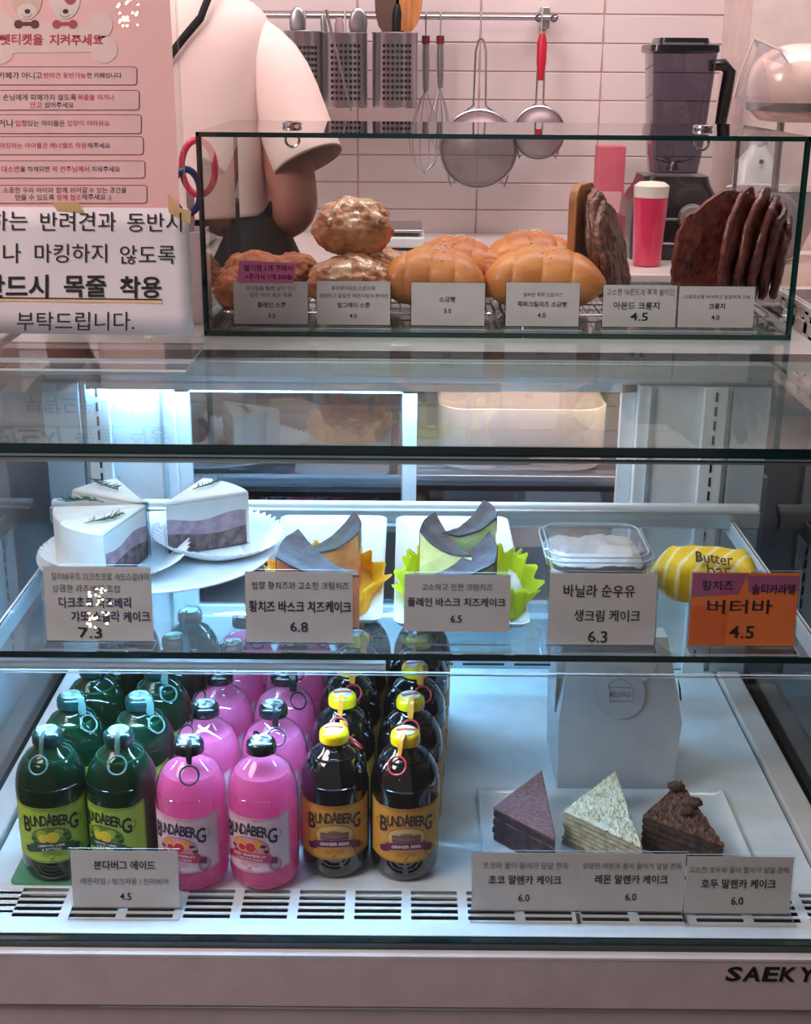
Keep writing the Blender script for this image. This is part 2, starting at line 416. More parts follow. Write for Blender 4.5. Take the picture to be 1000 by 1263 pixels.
# brand lettering
y_ = .8897
p0 = at(893, 1201, y=y_); pr = Print((893, 1190, 993, 1212), at(893, 1211, y=y_), at(993, 1211, y=y_), at(893, 1190, y=y_), .0003)
pr.ex = Vector((pr.ex.length, 0, 0)); pr.ey = Vector((0, 0, pr.ey.length)); pr.n = Vector((0, -1, 0))
px = 893
for ch, wd in zip('SAEKYUNG', (19, 22, 19, 20, 21, 20, 20, 20)):
    pr.text(ch, px, px + wd, 1201.5, 'k', bold=.03, hgt=19, rise=0, k=1); px += wd + 2.2
g = pr.layer('k')
for v in g.v: v.x += (v.z - pr.bl.z) * .12
g.build('lettering', M['ink'], case, smooth=0)
# light strips
ledm = emis('cool white light strip', (140, 204, 255), LED)
for (y, z, x0, x1) in ((1.402, 1.112, -.35, .10), (1.012, SHZ - .0135, -.355, -.02), (1.352, SHZ - .010, -.35, .04)):
    hs = G().box(x0 - .004, x1 + .004, y - .005, y + .005, z + .001, z + .005).build('light_strip', M['aluminium'], case)
    G().box(x0 - .004, x1 + .004, y - .0062, y - .0051, z - .0022, z + .005).box(x0 - .004, x1 + .004, y + .0051, y + .0062, z - .0022, z + .005).build('shade_lip', M['aluminium'], hs)
    G().box(x0, x1, y - .004, y + .004, z - .001, z + .0008).build('diffuser', ledm, hs)
hs = G().box(-.354, .104, 1.046, 1.056, TOPZ - .0135, TOPZ - .0095).build('light_strip', M['aluminium'], case)
G().box(-.354, .104, 1.0448, 1.0459, TOPZ - .0175, TOPZ - .0095).box(-.354, .104, 1.0561, 1.0572, TOPZ - .0185, TOPZ - .0095).build('shade_lip', M['aluminium'], hs)
G().box(-.35, .10, 1.047, 1.055, TOPZ - .0155, TOPZ - .0137).build('diffuser', ledm, hs)

# ------------------------------------------------------------------ price tags
def price_tag(rect, y, lines, label, zfloor, hand=0.0, paper=None, group='price tags', extra=None, lean=0.08, foot=0.014):
    x0, y0, x1, y1 = rect
    a = at(x0, y1, y=y); b = at(x1, y1, y=y); t = at((x0 + x1) / 2, y0, y=y)
    w_ = b.x - a.x; cx = (a.x + b.x) / 2; z0 = zfloor + .003; h = t.z - (a.z + b.z) / 2
    z0 = max(z0, (a.z + b.z) / 2)
    root = empty('price_tag', (cx, y, zfloor), label, 'price tag', group)
    l0, l1 = y, y + h * lean
    bl = Vector((cx - w_ / 2, l0, z0)); br = Vector((cx + w_ / 2, l0, z0)); tl = Vector((cx - w_ / 2, l1, z0 + h)); tr = Vector((cx + w_ / 2, l1, z0 + h))
    n = Vector((0, -1, lean)).normalized()
    hd = G()
    def sheet(o0, o1, m_=0.0015, zb_=None):
        lo = [bl - Vector((m_, 0, 0)) + n * o0, br + Vector((m_, 0, 0)) + n * o0, tr + Vector((m_, 0, m_ * 1.2)) + n * o0, tl + Vector((-m_, 0, m_ * 1.2)) + n * o0]
        hi = [p + n * (o1 - o0) for p in lo]
        g = G().hexa(lo, hi, ms=(0, 1)); outward(g); k = len(hd.v); hd.v += g.v; hd.f += [tuple(i + k for i in f) for f in g.f]; hd.m += g.m
    sheet(-.0012, -.0004); 
    g = G().box(cx - w_ / 2 - .0015, cx + w_ / 2 + .0015, y - foot, y + .002, zfloor + .0002, zfloor + .0016); outward(g)
    k = len(hd.v); hd.v += g.v; hd.f += [tuple(i + k for i in f) for f in g.f]; hd.m += [0, 0, 1, 1, 1, 1]
    g = G().box(cx - w_ / 2 - .0015, cx + w_ / 2 + .0015, y + .0005, y + .002, zfloor + .0016, z0); outward(g)
    k = len(hd.v); hd.v += g.v; hd.f += [tuple(i + k for i in f) for f in g.f]; hd.m += [0, 0, 0, 0, 1, 1]
    hd.build('holder', [M['acrylic'], M['ac_edge']], root, smooth=0)
    pp = G().hexa([bl, br, tr, tl], [p - n * .0003 for p in (bl, br, tr, tl)]); outward(pp)
    po = pp.build('paper', paper or M['paper'], root, smooth=0)
    pr = Print(rect, bl, br, tl, .0003)
    for L_ in lines:
        s, c0, c1, cy = L_[:4]; key = L_[4] if len(L_) > 4 else 'ink'; bold = L_[5] if len(L_) > 5 else 0.0; hg = L_[6] if len(L_) > 6 else None
        pr.text(s, c0, c1, cy, key, bold, hand, hgt=hg)
    if extra: extra(pr)
    mm = {'ink': M['ink'], 'grey': M['ink_grey']}
    mm.update(TAGM)
    for k_, g_ in pr.g.items(): g_.build('lettering' if k_ in ('ink', 'grey', 'blue', 'red') else 'sticker', mm[k_], po, smooth=0)
    return root
TAGM = {'pinknote': mat('pink note', (226, 110, 170), .6), 'blue': mat('blue ink', (40, 42, 90), .7), 'red': mat('red ink', (170, 60, 70), .7), 'purplenote': mat('purple tape', (170, 90, 130), .6),
        'orangenote': mat('orange stripe', (232, 104, 40), .6), 'foldline': mat('paper fold', (186, 180, 180), .7)}
BZ = TOPZ + .0065   # upper face of the bread box's base
def pinknote(pr):
    pr.poly([(294, 357), (297, 330), (367, 333), (362, 357)], 'pinknote', 3)
    pr.text('딸기잼 1개 구매시', 303, 362, 339, 'ink', .015, .2, k=4); pr.text('+추가시 1개 200원', 304, 361, 349.5, 'ink', .015, .2, k=4)
price_tag((289, 355, 380, 407), 1.522, [('생크림을 듬뿍 넣어 만든', 304, 366, 363.5, 'grey'), ('겉은 바삭 속은 촉촉', 309, 361, 371.5, 'grey'), ('플레인 스콘', 318, 353, 383.5, 'ink', .012), ('3.5', 331, 340, 396.5, 'ink', .01)], 'white price tag for plain scones, bright pink note stuck above it', BZ, extra=pinknote, group='price tags in the bread box')
price_tag((391, 354, 481, 407), 1.522, [('홍차향가득한 스콘위에', 409, 462, 362.5, 'grey'), ('상큼하고 달달한 레몬시럽이 뿌려진', 394, 478, 371.5, 'grey'), ('얼그레이 스콘', 416, 456, 383, 'ink', .012), ('4.0', 431, 440, 396, 'ink', .01)], 'white price tag before the pile of glazed scones, reading 4.0', BZ, group='price tags in the bread box')
price_tag((507, 354, 597, 406), 1.522, [('소금빵', 541, 561, 374, 'ink', .012), ('3.0', 547, 556, 388, 'ink', .01)], 'white price tag with one short word and 3.0 before the smooth rolls', BZ, group='price tags in the bread box')
price_tag((623, 353, 713, 406), 1.522, [('알싸한 쪽파 크림치즈', 644, 692, 367.5, 'grey'), ('쪽파크림치즈 소금빵', 637, 698, 379, 'ink', .012), ('4.0', 662, 672, 392.5, 'ink', .01)], 'white price tag reading 4.0 before the chive cream rolls', BZ, group='price tags in the bread box')
price_tag((742, 356, 832, 407), 1.522, [('고소한 아몬드가 콕콕 들어간', 746, 829, 364.5, 'grey', 0, 8), ('아몬드 크룽지', 755, 811, 381, 'ink', .012), ('4.5', 776, 798, 394, 'ink', .012, 10)], 'handwritten price tag reading 4.5 before the dark pastries at the board', BZ, hand=.35, group='price tags in the bread box')
price_tag((835, 354, 928, 404), 1.522, [('크로와상을 바삭하고 달달하게 구운', 841, 922, 366.5, 'grey'), ('크룽지', 872, 892, 378, 'ink', .012), ('4.0', 876, 886, 391.5, 'ink', .01)], 'printed price tag before the large stack of dark flat pastries', BZ, group='price tags in the bread box')
SZ = SHZ + .0004
gs = 'price tags on the cake shelf'
price_tag((59, 709, 190, 797), 1.022, [('칼리바우트 다크초코로 갸또쇼콜라와', 69, 188, 720.5, 'grey', 0, 9), ('상큼한 라즈베리 조합', 69, 152, 734.5, 'grey', 0, 9), ('다크초코 라즈베리', 76, 164, 751, 'blue', .015, 13), ('갸또 쇼콜라 케이크', 90, 187, 767.5, 'blue', .015, 13), ('7.3', 98, 127, 787, 'ink', .012, 13)], 'handwritten price tag for dark choco raspberry gateau, reading 7.3', SZ, hand=.45, group=gs)
price_tag((304, 711, 435, 795), 1.022, [('짭짤 황치즈와 고소한 크림치즈', 312, 430, 727, 'ink', 0, 9), ('황치즈 바스크 치즈케이크', 308, 433, 752, 'ink', .018, 14), ('6.8', 358, 380, 776, 'blue', .012, 12)], 'handwritten price tag reading 6.8 before the orange basque cheesecake', SZ, hand=.4, group=gs)
price_tag((498, 711, 628, 779), 1.022, [('고소하고 진한 크림치즈', 519, 606, 725.5, 'grey', .004), ('플레인 바스크 치즈케이크', 502, 622, 743.5, 'ink', .014), ('6.5', 555, 569, 763.5, 'ink', .012)], 'printed price tag reading 6.5 before the lime yellow paper cup', SZ, group=gs)
price_tag((675, 712, 806, 797), 1.022, [('바닐라 순우유', 692, 779, 732.5, 'ink', .008, 15), ('생크림 케이크', 706, 787, 762, 'ink', .008, 14), ('6.3', 724, 748, 787, 'ink', .008, 14)], 'handwritten price tag reading 6.3 before the clear cake tub', SZ, hand=.4, group=gs)
def orng(pr):
    pr.poly([(848, 714), (848, 742), (905, 738), (914, 714)], 'purplenote', .6); pr.poly([(914, 716), (918, 736), (978, 734), (978, 716)], 'purplenote', .6)
    pr.poly([(848, 752), (848, 799.5), (892, 799.5), (893, 768), (897, 752)], 'orangenote', .5)
price_tag((848, 713, 978, 800), 1.022, [('황치즈', 860, 898, 728, 'ink', .01, 12), ('솔티카라멜', 921, 974, 732, 'ink', .01, 12), ('버터바', 868, 948, 753, 'ink', .006, 17), ('4.5', 897, 928, 783, 'ink', .01, 15)], 'orange handwritten price tag reading 4.5 with purple tape strips', SZ, hand=.4, paper=mat('orange card', (240, 124, 62), .6), extra=orng, group=gs)
gb = 'price tags on the floor grille'; FZ = FLZ + .0004
price_tag((91, 1058, 222, 1124), .937, [('분다버그 에이드', 119, 194, 1074.5, 'ink', .016), ('레몬라임 / 핑크자몽 / 진저비어', 102, 209, 1093.5, 'grey', .004), ('4.5', 149, 163, 1111, 'ink', .014)], 'white price tag reading 4.5 before the bottled drinks', FZ, group=gb)
price_tag((581, 1063, 711, 1130), .937, [('초코와 꿀이 들어가 달달 쫀득', 594, 698, 1077.5, 'grey'), ('초코 말렌카 케이크', 601, 690, 1094, 'ink', .016), ('6.0', 638, 652, 1115, 'ink', .014)], 'white price tag reading 6.0 before the cocoa brown triangle', FZ, group=gb)
price_tag((711, 1065, 841, 1132), .937, [('상큼한 레몬과 꿀이 들어가 달달 쫀득', 715, 836, 1079, 'grey'), ('레몬 말렌카 케이크', 731, 820, 1094.5, 'ink', .016), ('6.0', 769, 783, 1115, 'ink', .014)], 'white price tag reading 6.0 before the pale lemon triangle', FZ, group=gb)
price_tag((842, 1070, 972, 1136), .935, [('고소한 호두와 꿀이 들어가 달달 쫀득', 845, 967, 1085, 'grey'), ('호두 말렌카 케이크', 861, 952, 1101, 'ink', .016), ('6.0', 899, 914, 1121, 'ink', .014)], 'white price tag reading 6.0 before the dark walnut triangle', FZ, group=gb)

# ------------------------------------------------------------------ drink bottles
BR, BH = .0308, .137
PROF = [(.0, .012), (.55, .010), (.72, 0), (.86, .004), (.95, .03), (.995, .075), (1, .12), (1, .61), (.985, .665), (.94, .715), (.86, .76), (.75, .80), (.62, .832), (.50, .855), (.41, .872), (.365, .885), (.355, .893), (.39, .898), (.39, .910), (.35, .916), (.35, .935)]
def lab_map(u, v, r):   # u along the arc (m), v height (m); front faces -y
    a = u / BR; return Vector((r * math.sin(a), -r * math.cos(a), .0215 + (v - .0125) * 1.14))
class Lab:
    def __init__(s): s.g = {}
    def strips(s, key, u0, u1, top, bot, lift, n=None):
        n = n or max(3, int((u1 - u0) / .0012)); g = s.g.setdefault(key, G()); v = []; f = []
        for i in range(n + 1):
            u = u0 + (u1 - u0) * i / n; v.append(lab_map(u, bot(u), BR + lift)); v.append(lab_map(u, top(u), BR + lift))
        for i in range(n): f.append((2 * i, 2 * i + 2, 2 * i + 3, 2 * i + 1))
        g.add(v, f)
    def ell(s, key, cu, cv, ru, rv, lift, cut=None):
        e = lambda u: math.sqrt(max(0, 1 - ((u - cu) / ru) ** 2)) * rv
        s.strips(key, cu - ru, cu + ru, lambda u: cv + e(u), (lambda u: max(cv - e(u), cut(u)) if cut else cv - e(u)), lift, 14)
    def band(s, key, pts, w_, lift):
        g = s.g.setdefault(key, G())
        for (u0, v0), (u1, v1) in zip(pts, pts[1:]):
            L_ = math.hypot(u1 - u0, v1 - v0)
            if L_ < 1e-7: continue
            nx, ny = -(v1 - v0) / L_ * w_ / 2, (u1 - u0) / L_ * w_ / 2; k = max(1, int(L_ / .002))
            for i in range(k):
                a, b = i / k, (i + 1) / k; A = (u0 + (u1 - u0) * a, v0 + (v1 - v0) * a); Bq = (u0 + (u1 - u0) * b, v0 + (v1 - v0) * b)
                g.add([lab_map(A[0] - nx, A[1] - ny, BR + lift), lab_map(Bq[0] - nx, Bq[1] - ny, BR + lift), lab_map(Bq[0] + nx, Bq[1] + ny, BR + lift), lab_map(A[0] + nx, A[1] + ny, BR + lift)], [(0, 1, 2, 3)])
    def text(s, key, t, cu, cv, wd, lift, bold=0, hgt=None, curve=0.0, skew=None):
        vs, fs, (x0, x1, y0, y1) = text2d(t, bold, 2 if key == 'brand' else 1); sc = wd / (x1 - x0); sy = sc if hgt is None else hgt / (y1 - y0)
        out = []
        for x, y in vs:
            u = cu + (x - (x0 + x1) / 2) * sc; v = cv + (y - (y0 + y1) / 2) * sy - curve * (u - cu) ** 2
            if skew: v += skew(u)
            out.append(lab_map(u, v, BR + lift))
        s.g.setdefault(key, G()).add(out, fs)

def make_label(kind):
    L_ = Lab(); A = .0375; zb_, zt_ = .0125, .0640
    def top(u, m=0.0):
        a = abs(u)
        return zt_ - .0038 - m + (max(0, (a - A * .70)) / (A * .30)) ** 1.0 * .0038
    def bot(u, m=0.0): return zb_ + m + .0035 * (abs(u) / A) ** 2
    L_.strips('base', -A, A, top, bot, .00025, 44)
    m = .0011; N_ = 40
    P_ = [(-A + m + (2 * A - 2 * m) * i / N_, 0) for i in range(N_ + 1)]
    L_.band('line', [(u, top(u, m)) for u, _ in P_], .00045, .0004); L_.band('line', [(u, bot(u, m)) for u, _ in P_], .00045, .0004)
    for e in (-1, 1): L_.band('line', [(e * (A - m), bot(A, m)), (e * (A - m), top(A, m))], .00045, .0004)
    # brand name: tall first and last letters, small arch
    word = 'BUNDABERG'; wds = [.0078, .0050, .0056, .0054, .0058, .0050, .0045, .0052, .0085]; tot = sum(wds) - .0004 * 8; u = -tot / 2
    for i, (c, wl) in enumerate(zip(word, wds)):
        big = i in (0, 8); h = .0135 if big else (.0112 if i == 4 else .0092); cu = u + wl / 2
        cv = .0500 - (.0018 if big else 0) + (.0008 if i == 4 else 0) - 9.0 * cu * cu * .8
        L_.text('brand', c, cu, cv, wl, .0008, .022, h); u += wl - .0004
    for e in (-1, 1):
        L_.band('brand', [(e * (.0255 + .0030 * math.cos(math.radians(q))), .0462 + .0034 * math.sin(math.radians(q))) for q in range(-150, 100, 25)], .0005, .0008)
    L_.text('line', 'CRAFT BREWED AUSTRALIAN DRINKS', 0, .0576, .030, .0006, 0, .0011)
    # picture oval
    cv = .0340
    L_.ell('oval_edge', 0, cv, .0178, .0098, .0005); L_.ell('oval', 0, cv, .0172, .0092, .0006)
    if kind == 'ginger':
        for cu, k in ((-.0085, .8), (.0085, .8), (0, 1)):
            L_.strips('barrel', cu - .0052 * k, cu + .0052 * k, lambda u, k=k, cu=cu: cv + .0042 * k + .0008 * (1 - ((u - cu) / .0052) ** 2) - (0 if k == 1 else .001), lambda u: cv - .004, .0008 + .0001 * (k == 1), 8)
            for q in (-.002, .002): L_.strips('hoop', cu - .0052 * k, cu + .0052 * k, lambda u, q=q: cv + q + .0004, lambda u, q=q: cv + q - .0002, .0010 + .0001 * (k == 1), 8)
    else:
        fr = [(-.0075, .0375, .0050, 'fruit2'), (.0065, .0380, .0048, 'fruit2'), (.0015, .0352, .0056, 'rind'), (.0015, .0352, .0047, 'flesh')]
        for cu, c_, r_, k in fr: L_.ell(k, cu, c_, r_, r_ * .85, .0008 + .00012 * fr.index((cu, c_, r_, k)))
        L_.ell('rind', -.0065, .0345, .0042, .0036, .0011); L_.ell('flesh', -.0065, .0345, .0034, .0028, .0012)
        for cu, c_ in ((-.0150, .0335), (.0125, .0365), (.0150, .0320), (-.0130, .0300)): L_.ell('leaf', cu, c_, .0026, .0013, .0010)
        if kind == 'lemon':
            for q in range(0, 180, 30): L_.band('rind', [(.0015 - .0046 * math.cos(math.radians(q)), .0352 - .0038 * math.sin(math.radians(q))), (.0015 + .0046 * math.cos(math.radians(q)), .0352 + .0038 * math.sin(math.radians(q)))], .0003, .0014)
    # ribbon
    rb = lambda u: .0278 - 6 * u * u
    L_.strips('ribbon_dark', -.0245, -.0155, lambda u: rb(u) + .0014, lambda u: rb(u) - .0044 + (.0012 if u < -.0225 else 0), .0009, 8)
    L_.strips('ribbon_dark', .0155, .0245, lambda u: rb(u) + .0014, lambda u: rb(u) - .0044, .0009, 8)
    two = kind != 'ginger'
    L_.strips('ribbon', -.0188, .0188, lambda u: rb(u) + .0030, lambda u: rb(u) - (.0042 if two else .0030), .0012, 28)
    nm = {'ginger': ['GINGER BEER'], 'lemon': ['LEMON, LIME', '& BITTERS'], 'pink': ['PINK GRAPEFRUIT', 'SPARKLING DRINK']}[kind]
    if two:
        L_.text('white', nm[0], 0, .0286, .0295 if kind == 'pink' else .022, .0016, .02, .0024, 6); L_.text('white', nm[1], 0, .0254, .024 if kind == 'pink' else .0165, .0016, .01, .0018 if kind == 'pink' else .0024, 6)
    else: L_.text('white', nm[0], 0, .0279, .026, .0016, .025, .0028, 6)
    L_.text('line', 'AUSTRALIAN', 0, .0212, .0155, .0006, 0, .0016); L_.text('line', 'FAMILY OWNED', 0, .0191, .0175, .0006, 0, .0015)
    # small hopping animal mark
    L_.band('brandline', [(-.0022, .0164), (-.0008, .0163), (.0006, .0172), (.0018, .0178)], .0007, .0006); L_.band('brandline', [(-.0002, .0166), (.0004, .0157), (.0012, .0155)], .0004, .0006)
    L_.text('line', '375mL', 0, .0142, .0058, .0006, .01, .0014)
    # round stamp
    sc = (.0225, .0200)
    for r_ in (.0053, .0036): L_.band('stamp', [(sc[0] + r_ * math.cos(q * PI / 12), sc[1] + r_ * math.sin(q * PI / 12)) for q in range(25)], .0004, .0016)
    L_.text('stamp', '7', sc[0], sc[1] + .0009, .0016, .0016, .01, .0024); L_.text('stamp', 'DAYS', sc[0], sc[1] - .0017, .0038, .0016, 0, .0010)
    for q in range(20):
        a = q * PI / 10; L_.band('stamp', [(sc[0] + .0040 * math.cos(a), sc[1] + .0040 * math.sin(a)), (sc[0] + .0049 * math.cos(a), sc[1] + .0049 * math.sin(a))], .0005, .0016)
    return L_

def glass_bottle_mat(name, c, dif, tr, mixd=0.4):
    m = bpy.data.materials.new(name); m.use_nodes = True; nt = m.node_tree; N = nt.nodes; L = nt.links; b = N['Principled BSDF']; out = N['Material Output']
    b.inputs['Base Color'].default_value = lin(dif); b.inputs['Roughness'].default_value = .06; b.inputs['Coat Weight'].default_value = .8; b.inputs['Specular IOR Level'].default_value = .8
    t = N.new('ShaderNodeBsdfTransparent'); t.inputs[0].default_value = lin(c)
    tl = N.new('ShaderNodeBsdfTranslucent'); tl.inputs[0].default_value = lin(c)
    m1 = N.new('ShaderNodeMixShader'); m1.inputs[0].default_value = .5; L.new(t.outputs[0], m1.inputs[1]); L.new(tl.outputs[0], m1.inputs[2])
    lw = N.new('ShaderNodeLayerWeight'); lw.inputs[0].default_value = .35
    mr = N.new('ShaderNodeMapRange'); mr.inputs['To Min'].default_value = tr; mr.inputs['To Max'].default_value = 0; L.new(lw.outputs['Facing'], mr.inputs['Value'])
    m2 = N.new('ShaderNodeMixShader'); L.new(mr.outputs[0], m2.inputs[0]); L.new(b.outputs[0], m2.inputs[1]); L.new(m1.outputs[0], m2.inputs[2])
    L.new(m2.outputs[0], out.inputs['Surface']); return m
MB = {
 'lemon': dict(glass=glass_bottle_mat('green bottle glass', (60, 190, 120), (6, 50, 34), .6), liq=translucent('green drink', (14, 96, 58), (30, 160, 90), .55),
    base=(178, 206, 70), oval=(112, 140, 50), edge=(60, 84, 34), brand=(24, 36, 26), line=(64, 86, 34), fruit2=(168, 190, 60), rind=(250, 226, 70), flesh=(246, 214, 60), leaf=(34, 92, 44), ribbon=(40, 84, 62), rd=(28, 62, 46), stamp=(36, 54, 30),
    cap=(10, 54, 52), captop=(178, 205, 190), ring=(92, 128, 120), capmark=(120, 150, 130)),
 'pink': dict(glass=thin_glass('clear bottle glass', (.98, .94, .97), 1.8), liq=translucent('pink drink', (255, 128, 176), (255, 140, 190), .6),
    base=(244, 208, 216), oval=(236, 150, 168), edge=(190, 80, 110), brand=(34, 30, 60), line=(212, 70, 120), fruit2=(246, 160, 70), rind=(250, 196, 120), flesh=(214, 36, 66), leaf=(52, 60, 40), ribbon=(206, 42, 100), rd=(160, 30, 80), stamp=(44, 40, 70),
    cap=(18, 18, 20), captop=(200, 200, 188), ring=(16, 16, 20), capmark=(60, 60, 58)),
 'ginger': dict(glass=glass_bottle_mat('brown bottle glass', (70, 34, 14), (9, 7, 8), .03), liq=translucent('ginger drink', (24, 12, 8), (60, 30, 12), .2),
    base=(226, 160, 58), oval=(228, 186, 108), edge=(150, 92, 40), brand=(62, 36, 44), line=(120, 66, 34), fruit2=(200, 150, 60), rind=(240, 200, 120), flesh=(200, 80, 40), leaf=(90, 60, 40), ribbon=(122, 26, 84), rd=(90, 18, 62), stamp=(110, 66, 46),
    cap=(255, 206, 10), captop=(236, 232, 214), ring=(226, 60, 60), capmark=(214, 92, 50)),
}
def make_bottle(kind):
    q = MB[kind]
    root = empty('drink_bottle', (0, 0, 0), 'x', 'bottle')
    G().lathe([(r * BR, h * BH) for r, h in PROF], 32).build('glass_body', q['glass'], root, local=True)
    lv = .785 if kind == 'pink' else .83
    lp = [(max(0.0, r * BR - .0012), max(.0015, h * BH)) for r, h in PROF if h < lv - .02]
    lp.append((lp[-1][0] * .93, lv * BH)); lp[0] = (.0001, .0135 * .1 + .0012)
    G().lathe(lp, 28).build('drink', q['liq'], root, local=True)
    # embossed ridge lines near shoulder
    G().tube([(BR * .987 * math.sin(a), -BR * .987 * math.cos(a), BH * .668) for a in [(-.9 + 1.8 * i / 12) for i in range(13)]], .0004, 5).build('embossing', q['glass'], root, local=True)
    L_ = make_label(kind)
    mk = lambda c, r_=.5, mt=0: mat('print', c, r_, mt)
    base = L_.g.pop('base').build('label', mk(q['base'], .45), root, local=True)
    cols = {'line': q['line'], 'brand': q['brand'], 'brandline': q['line'], 'oval_edge': q['edge'], 'oval': q['oval'], 'barrel': (150, 100, 88), 'hoop': (84, 50, 60), 'fruit2': q['fruit2'], 'rind': q['rind'], 'flesh': q['flesh'], 'leaf': q['leaf'], 'ribbon': q['ribbon'], 'ribbon_dark': q['rd'], 'white': (250, 240, 236), 'stamp': q['stamp']}
    ar = G(); ms = []
    txt = G(); tms = []
    for k, g_ in L_.g.items():
        t_ = k in ('brand', 'line', 'white', 'stamp', 'brandline'); dst, lst = (txt, tms) if t_ else (ar, ms)
        lst.append(mk(cols[k])); dst.add(g_.v, g_.f, len(lst) - 1)
    ar.build('artwork', ms, base, local=True, smooth=0); txt.build('lettering', tms, base, local=True, smooth=0)
    capm = mat('cap', q['cap'], .25, coat=.6); topm = mat('captop', q['captop'], .35, .1 if kind == 'ginger' else .4, c2=q['capmark'] if kind != 'ginger' else None, scale=160, contrast=(.4, .55)); rm = mat('ring', q['ring'], .35)
    z = .925 * BH; cr = .0132
    cap = G().lathe([(cr * .86, z - .002), (cr, z - .0015), (cr * 1.0, z + .004), (cr * .95, z + .0068), (cr * .80, z + .0086), (cr * .5, z + .0096), (0.0002, z + .0100)], 26).build('cap', capm, root, local=True)
    G().lathe([(cr * .70, z + .0091), (cr * .68, z + .0096), (cr * .35, z + .0104), (.0002, z + .0106)], 22, cap=False).build('sticker', topm, cap, local=True)
    if kind == 'ginger':
        G().box(-.0085, .0085, -.0022, .0012, z + .0102, z + .0109).build('mark', mat('orange mark', q['capmark'], .4), cap, local=True)
    # pull tab and ring, pointing towards -y of the part
    tab = G(); tab.tube([(0, -cr * .55, z + .0100), (0, -cr * .95, z + .0072), (0, -cr * 1.08, z + .001), (0, -cr * 1.18, z - .0065)], [.0046, .0048, .0042, .0030], 8, flat=.25)
    pt = tab.build('pull_tab', rm if kind == 'pink' else (mat('tab', (232, 150, 40), .4) if kind == 'ginger' else rm), root, local=True)
    n = 22; rr = .0080; rg = G()
    pts = []
    for i in range(n):
        a = 2 * PI * i / n; dy = rr * math.sin(a); pts.append((rr * math.cos(a), -cr * 1.45 - (rr - dy) * .62 + .001, z - .0068 - (rr - dy) * .80))
    rg.tube(pts, .0009, 7, closed=True); rg.build('pull_ring', rm, pt, local=True)
    return root
colxy = [((-.3095, 1.0015), (-.3040, 1.069)), ((-.2478, 1.0025), (-.2415, 1.069)), ((-.1850, .9905), (-.1800, 1.058)), ((-.1228, .9915), (-.1180, 1.0585)), ((-.0610, 1.012), (-.0560, 1.080)), ((.0015, 1.0085), (.0070, 1.0765))]
rows = [(0, 'front row'), (1, 'second row'), (2, 'third row'), (3, 'fourth row'), (4, 'rearmost row')]
kinds = [('lemon', 'dark green lemon lime bottle', 'file by the side glass'), ('lemon', 'dark green lemon lime bottle', 'file next to the pink drinks'), ('pink', 'pink grapefruit drink bottle', 'file next to the green ones'),
         ('pink', 'pink grapefruit drink bottle', 'file next to the brown ones'), ('ginger', 'brown ginger beer bottle with yellow cap', 'file next to the pink drinks'), ('ginger', 'brown ginger beer bottle with yellow cap', 'outer file by the open floor')]
protos = {}
tabdir = [[-8, 6, 8, 200, 130, -18], [52, 50, -42, 12, -6, 0], [150, 34, -50, 40, 10, 20], [20, 60, -40, 10, 30, -20], [30, -20, 40, 60, 0, 20]]
labrot = [[8, -22, -16, -18, 2, 3], [10, -10, -20, -20, 6, 16], [10, -10, -20, -20, 6, 16], [5, 5, -20, -20, 6, 22], [0, 0, 0, 0, 0, 10]]
for r, (y, rn) in enumerate(rows):
    for c, (k, nm, fl) in enumerate(kinds):
        if k not in protos: o = protos[k] = make_bottle(k)
        else: o = copy_tree(protos[k])
        (xa, ya), (xb, yb_) = colxy[c]
        o.location = (xa + (xb - xa) * r * .8, ya + (yb_ - ya) * r * .985, FLZ + .0003)
        if k == 'lemon': o.location.z += .0021
        o.rotation_euler.z = math.radians(labrot[r][c])
        td = math.radians(tabdir[r][c] - labrot[r][c])
        for ch in o.children:
            if ch.name.startswith('pull_tab'): ch.rotation_euler.z = td
        tag(o, '%s, %s, %s' % (nm, rn, fl), 'bottle', 'bottled drinks on the case floor')
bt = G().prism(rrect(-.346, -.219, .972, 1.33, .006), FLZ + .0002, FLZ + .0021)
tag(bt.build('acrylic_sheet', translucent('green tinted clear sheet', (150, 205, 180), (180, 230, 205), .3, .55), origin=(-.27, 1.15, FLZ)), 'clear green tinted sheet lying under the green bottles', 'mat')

# ------------------------------------------------------------------ gateau on the shelf
PZ = SHZ + .0003
pl = G().lathe([(.0, 0), (.055, 0), (.07, .002), (.112, .009), (.1175, .0105), (.118, .012), (.1155, .0122), (.10, .0088), (.07, .0042), (.0, .0038)], 56, cap=False)
po = empty('cake_plate', (-.250, 1.225, PZ), 'large round white plate under the gateau slices', 'plate')
pl.build('plate', M['porcelain'], po, local=True)
def doily(c, r, z, label, n=44):
    g = G(); v = []; f = []; ringR = [(.0, 0), (.35, .0), (.62, .001), (.64, .002), (.82, .008), (1.0, .017)]
    K = n * 4
    for j, (q, h) in enumerate(ringR):
        for k in range(K):
            a = 2 * PI * k / K; amp = max(0, (q - .6)) * 2.2; wv = math.sin(a * n)
            rr = r * q * (1 + .03 * wv * amp + .03 * math.sin(a * 3 + c[0] * 50) * amp); v.append((c[0] + rr * math.cos(a), c[1] + rr * math.sin(a), z + h * (1 + .15 * math.sin(a * 2)) + .0016 * wv * amp))
    for j in range(len(ringR) - 1):
        for k in range(K): a = j * K + k; b = j * K + (k + 1) % K; f.append((a, b, b + K, a + K))
    o = g.add(v, f).build('paper_doily', M['doily'], smooth=80, origin=(c[0], c[1], z)); m_ = o.modifiers.new('s', 'SOLIDIFY'); m_.thickness = .0004
    return tag(o, label, 'paper doily', 'white paper doilies')
CC = (-.256, 1.214); CZ = PZ + .0075
doily((-.285, 1.20), .072, PZ + .0045, 'white pleated paper doily under the three grouped gateau slices')
